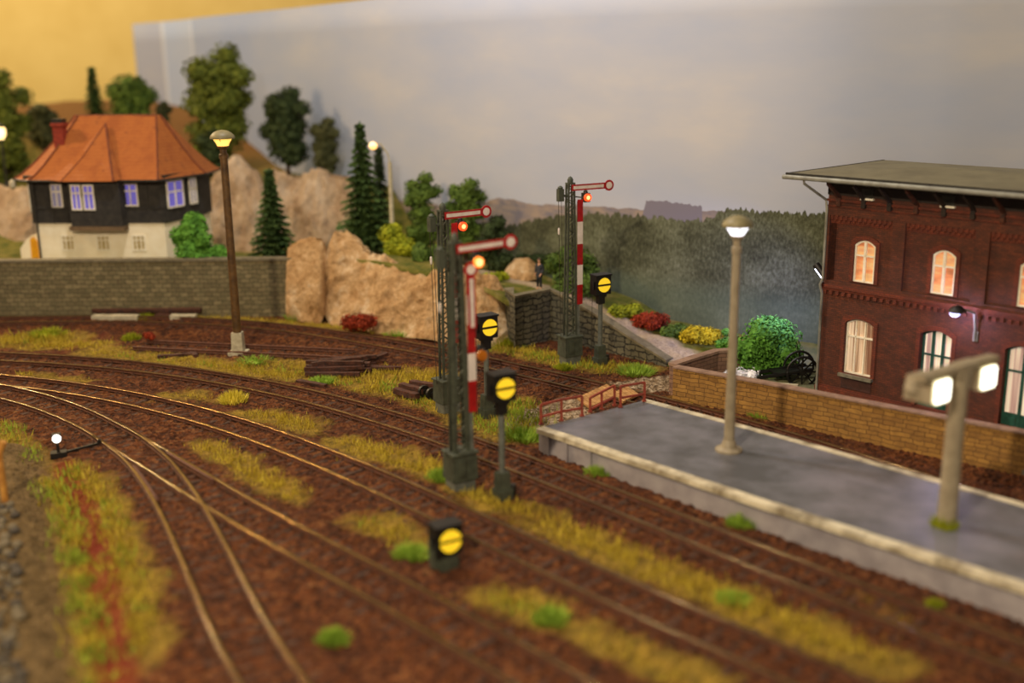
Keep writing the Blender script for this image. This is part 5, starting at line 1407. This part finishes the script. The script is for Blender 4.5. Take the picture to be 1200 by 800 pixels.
tree('bush', 'tapering bright green shrub at the right corner of the house', 202, 252, 248, 306, 66.6, LM['bright'], 'bush', 12, 4200, .13, 38, False)
tree('bush', 'flat green bush on the wall top below the tapering shrub', 226, 268, 288, 306, 66.3, LM['bright'], 'bush', 5, 1500, .12, 39, False, 'cushion')
tree('bush', 'green bush standing behind the rear semaphore and the person', 634, 702, 288, 350, 61.5, LM['mid'], 'bush', 12, 5200, .11, 40, False)
tree('bush', 'small yellow bush left of the boulder on the slope', 558, 598, 318, 334, 63.2, LM['yellow'], 'bush', 5, 1300, .1, 41, False, 'cushion')
tree('bush', 'yellow green round bush beside the gravel ramp, left of the red one', 716, 750, 355, 382, 58.6, LM['yellow'], 'bush', 6, 1900, .09, 42, False, 'cushion')
tree('bush', 'red leaved bush beside the gravel ramp', 744, 782, 363, 386, 57.6, LM['redl'], 'bush', 7, 1900, .09, 43, False, 'cushion')
tree('bush', 'small green bush between the red bush and the golden bush', 776, 808, 378, 398, 56.6, LM['mid'], 'bush', 5, 1500, .09, 44, False, 'cushion')
tree('bush', 'golden yellow bush near the top end of the garden wall', 800, 841, 380, 408, 55.9, LM['gold'], 'bush', 8, 2400, .09, 45, False, 'cushion')
tree('bush', 'large fresh green leafy bush behind the yellow wall', 850, 940, 370, 456, 51.0, LM['bright'], 'bush', 26, 11000, .095, 46, False, base=0.0)
tree('bush', 'small fresh green bush touching the left of the large leafy bush', 838, 868, 384, 425, 53.2, LM['bright'], 'bush', 7, 2600, .09, 47, False, base=.2)
tree('flowering_bush', 'white flowering bush peeping over the yellow wall', 846, 886, 427, 452, 49.4, LM['white'], 'bush', 7, 700, .07, 48, False, 'cushion', base=0.0)
tree('bush', 'dark red low bush at the foot of the tan rock', 402, 440, 368, 388, 60.3, LM['redl'], 'bush', 5, 1500, .1, 49, False, 'cushion', base=-.1)
tree('bush', 'small rusty red bush left of the disused siding', 168, 182, 387, 400, 58.6, LM['redl'], 'bush', 3, 500, .1, 50, False, 'cushion', base=-.1)
tree('bush', 'low green bush on the slope far behind the person', 606, 640, 296, 312, 66, LM['dark'], 'bush', 5, 1500, .1, 51, False, 'cushion')

gm = [leaf_mat('ochre_grass', hexc(156, 134, 38), hexc(200, 178, 64)), leaf_mat('green_grass', hexc(112, 132, 36), hexc(160, 176, 60)), leaf_mat('olive_grass', hexc(146, 130, 40), hexc(196, 176, 62))]
def blade(m, x, y, z, h, w_, rnd, mi):
    a = rnd.uniform(0, 2 * pi); l = rnd.uniform(-.5, .5) * h; l2 = rnd.uniform(-.5, .5) * h; dx, dy = cos(a) * w_, sin(a) * w_
    m.add([(x - dx, y - dy, z), (x + dx, y + dy, z), (x + l, y + l2, z + h)], [(0, 1, 2)], mi)
rnd = random.Random(11)
for line, hw, green, dens, hgt, label in grass_spines:
    m = MB(); L = sum((line[i + 1] - line[i]).length for i in range(len(line) - 1)); near = sum(p.y for p in line) / len(line)
    n = int(L * hw * 2 * 85 * dens); n = min(n, 7000)
    segs = [(line[i], line[i + 1], (line[i + 1] - line[i]).length) for i in range(len(line) - 1)]
    trk = [[q for q in ln if abs(q.x - line[0].x) < L + 4 and abs(q.y - line[0].y) < L + 4] for ln in (SA, SB, SC, SD, SE)]
    for _ in range(n):
        q = rnd.uniform(0, L); k = 0
        while q > segs[k][2] and k < len(segs) - 1: q -= segs[k][2]; k += 1
        a, b_, l = segs[k]; p = a.lerp(b_, q / l); o_ = rnd.gauss(0, .55) * hw; nn = Vector(((b_ - a).y, -(b_ - a).x)).normalized(); p = p + nn * o_ + (b_ - a).normalized() * rnd.uniform(-.4, .4)
        c = noise.noise(Vector((p.x * .8, p.y * .8, 4)))
        if noise.noise(Vector((p.x * 1.4, p.y * 1.4, 7))) < -.28: continue
        if rnd.random() < .75:
            md = min((min(((q_ - p).length_squared for q_ in ln), default=99) for ln in trk), default=99)
            if md < 1.0: continue
        g_ = green + c * .35 + rnd.uniform(-.12, .12); mi = 1 if g_ > .5 else (2 if g_ > .28 else 0)
        blade(m, p.x, p.y, -.06 if not (p.x < -8 and bank(p) > 0) else .1, hgt * rnd.uniform(.7, 1.35), .03, rnd, mi)
    o = m.build('grass_patch', gm, fix=False); tag(o, label, 'grass', None, 'stuff')
def tuft(px, py, r, h, mat, label, z=0, n=420):
    P = G(px, py, z); m = MB()
    for _ in range(n):
        a = rnd.uniform(0, 2 * pi); q = r * rnd.random() ** .6; x, y = q * cos(a), q * sin(a); hh = h * (1.1 - (q / r) ** 2 * .6) * rnd.uniform(.6, 1.2); w_ = .035; b_ = rnd.uniform(0, 6)
        m.add([(x - cos(b_) * w_, y - sin(b_) * w_, -.08), (x + cos(b_) * w_, y + sin(b_) * w_, -.08), (x * 1.5 + rnd.uniform(-.1, .1), y * 1.5 + rnd.uniform(-.1, .1), hh)], [(0, 1, 2)])
    blob(m, (0, 0, 0), (r * .75, r * .75, h * .4), px)
    o = m.build('grass_tuft', mat, fix=False); o.location = (P.x, P.y, z); tag(o, label, 'grass tuft')
tuft(274, 471, .5, .55, leaf_mat('lemon_grass', hexc(190, 176, 50), hexc(236, 220, 90)), 'bright lemon yellow grass tuft beside the second track')
tuft(300, 424, .85, .3, LM['tuft'], 'flat green tuft right of the white lamp foot')
tuft(378, 447, .55, .25, LM['tuft'], 'small green tuft in front of the large sleeper pile')
tuft(55, 393, .9, .45, LM['yellow'], 'big yellow green tuft at the far left beyond the tracks')
tuft(518, 562, .45, .45, LM['tuft'], 'green tuft touching the foot of the front semaphore')
tuft(482, 652, .5, .4, LM['tuft'], 'green tuft left of the low near signal')
tuft(645, 727, .42, .4, LM['tuft'], 'green tuft on the ballast, bottom centre')
tuft(390, 752, .36, .35, LM['tuft'], 'small green tuft at the bottom between two tracks')
tuft(700, 556, .4, .35, LM['tuft'], 'green tuft at the foot of the platform front wall, near its left end')
tuft(868, 616, .42, .4, LM['tuft'], 'green tuft at the foot of the platform front wall, right of the centre')
tuft(858, 705, .4, .3, LM['tuft'], 'green tuft in the long ochre grass strip')
tuft(612, 512, .75, .4, LM['tuft'], 'lush green tuft at the front left corner of the platform')
tuft(745, 436, .8, .35, LM['tuft'], 'green tuft before the low end of the ramp wall')
tuft(660, 432, .4, .3, LM['yellow'], 'yellow green tuft left of the rear semaphore foot')
tuft(591, 402, .8, .5, LM['yellow'], 'yellow green tuft at the rock foot left of the wall corner')
tuft(348, 372, .6, .4, LM['tuft'], 'green tuft where the retaining wall meets the tan rock')
tuft(468, 392, .7, .3, LM['tuft'], 'green tuft at the foot of the long tan rock')
tuft(172, 374, .5, .35, LM['yellow'], 'yellow tuft on the ground before the retaining wall')
tuft(815, 471, .35, .35, LM['yellow'], 'yellow green tuft at the left end of the yellow wall')
tuft(892, 488, .45, .35, LM['tuft'], 'green tuft at the foot of the yellow wall')
tuft(1106, 616, .33, .32, LM['yellow'], 'mossy yellow green tuft round the foot of the twin lamp post', 1.0, 300)
tuft(154, 398, .4, .4, LM['yellow'], 'yellow tuft at the buffer end of the disused siding')
tuft(1096, 712, .2, .25, LM['yellow'], 'tiny yellow tuft on the ballast at the lower right')

# ------------------------------------------------------------------ person on the ramp
def person():
    P = D(632, 342, 61.0); zb = hz(P.x, P.y) - .02
    t = thing('person', 'person in a dark grey coat standing on the ramp above the stone wall', 'person', (P.x, 61.0, zb), radians(-40))
    def skin(name, V, E, mat, parent, sub=2):
        me = bpy.data.meshes.new(name); me.from_pydata([v[:3] for v in V], E, []); o = bpy.data.objects.new(name, me); C.objects.link(o); o.parent = parent
        bpy.context.view_layer.objects.active = o
        me.materials.append(mat); md = o.modifiers.new('s', 'SKIN'); md.use_smooth_shade = True
        if not me.skin_vertices: 
            bm = bmesh.new(); bm.from_mesh(me); bm.verts.layers.skin.verify(); bm.to_mesh(me); bm.free()
        for i, v in enumerate(V):
            sv = me.skin_vertices[0].data[i]; r = v[3]; sv.radius = r if isinstance(r, tuple) else (r, r); sv.use_root = i == 0
        s = o.modifiers.new('u', 'SUBSURF'); s.levels = sub; s.render_levels = sub
        return o
    sk = simple('skin', hexc(214, 160, 124), hexc(196, 140, 104), .6, 0, 4)
    coat = simple('dark_grey_coat', hexc(58, 60, 66), hexc(40, 42, 48), .8, 0, 4); trs = simple('black_trousers', hexc(30, 30, 34), hexc(22, 22, 26), .8, 0, 4)
    V = [(0, 0, .95, (.15, .11)), (0, 0, 1.15, (.14, .1)), (0, 0, 1.35, (.17, .11)), (0, 0, 1.45, (.12, .08)), (0, -.01, 1.53, .055), (0, -.02, 1.6, (.07, .08)), (0, -.02, 1.7, (.078, .09)), (0, -.01, 1.76, (.05, .06)),
         (.19, 0, 1.42, .055), (.24, .02, 1.15, .045), (.22, -.12, .93, .034), (.2, -.18, .88, .03), (-.19, 0, 1.42, .055), (-.25, .02, 1.15, .045), (-.24, -.05, .9, .034), (-.23, -.08, .84, .03),
         (.1, 0, .88, .09), (.11, -.01, .5, .062), (.11, .02, .1, .042), (.11, -.12, .045, .035), (-.1, 0, .88, .09), (-.11, -.01, .5, .062), (-.12, .03, .1, .042), (-.12, -.1, .045, .035)]
    E = [(0, 1), (1, 2), (2, 3), (3, 4), (4, 5), (5, 6), (6, 7), (2, 8), (8, 9), (9, 10), (10, 11), (2, 12), (12, 13), (13, 14), (14, 15), (0, 16), (16, 17), (17, 18), (18, 19), (0, 20), (20, 21), (21, 22), (22, 23)]
    # fingers: short chains from each hand
    for h_ in (11, 15):
        hx, hy, hz__, _ = V[h_]
        for k in range(4):
            i = len(V); o_ = (k - 1.5) * .018; V.append((hx + o_, hy - .03, hz__ - .05, .009)); V.append((hx + o_, hy - .035, hz__ - .09 + abs(k - 1.5) * .006, .007)); E += [(h_, i), (i, i + 1)]
        i = len(V); V.append((hx + .03 * (1 if h_ == 15 else -1), hy - .04, hz__ - .02, .01)); V.append((hx + .035 * (1 if h_ == 15 else -1), hy - .06, hz__ - .05, .008)); E += [(h_, i), (i, i + 1)]
    body = skin('body', V, E, sk, t)
    cv = [(0, 0, 1.0, (.18, .14)), (0, 0, 1.18, (.165, .125)), (0, 0, 1.36, (.19, .13)), (0, 0, 1.46, (.1, .08)), (0, 0, .62, (.2, .16)), (.2, 0, 1.42, .07), (.245, .02, 1.15, .058), (.225, -.11, .96, .045), (-.2, 0, 1.42, .07), (-.255, .02, 1.15, .058), (-.245, -.045, .94, .045)]
    skin('coat', cv, [(0, 1), (1, 2), (2, 3), (0, 4), (2, 5), (5, 6), (6, 7), (2, 8), (8, 9), (9, 10)], coat, t)
    tv = [(0, 0, .86, (.13, .11)), (.1, 0, .82, .1), (.11, -.01, .5, .078), (.11, .02, .12, .06), (-.1, 0, .82, .1), (-.11, -.01, .5, .078), (-.12, .03, .12, .06)]
    skin('trousers', tv, [(0, 1), (1, 2), (2, 3), (0, 4), (4, 5), (5, 6)], trs, t)
    m = MB(); m.lathe([(.095, 1.7), (.098, 1.74), (.08, 1.79), (.03, 1.82)], 14, 0, .01); m.build('hair', simple('grey_brown_hair', hexc(90, 70, 52), hexc(60, 46, 34), .8), t, smooth='auto')
    m = MB(); m.lathe([(.004, 1.62), (.018, 1.625), (.012, 1.66), (.004, 1.68)], 8, 0, -.105); m.box(-.035, -.015, -.105, -.098, 1.675, 1.69); m.box(.015, .035, -.105, -.098, 1.675, 1.69); m.box(-.025, .025, -.103, -.095, 1.595, 1.603)
    m.build('face', simple('face_features', hexc(150, 92, 70), hexc(120, 70, 54), .6), t)
person()
for n_ in ('camera',): pass
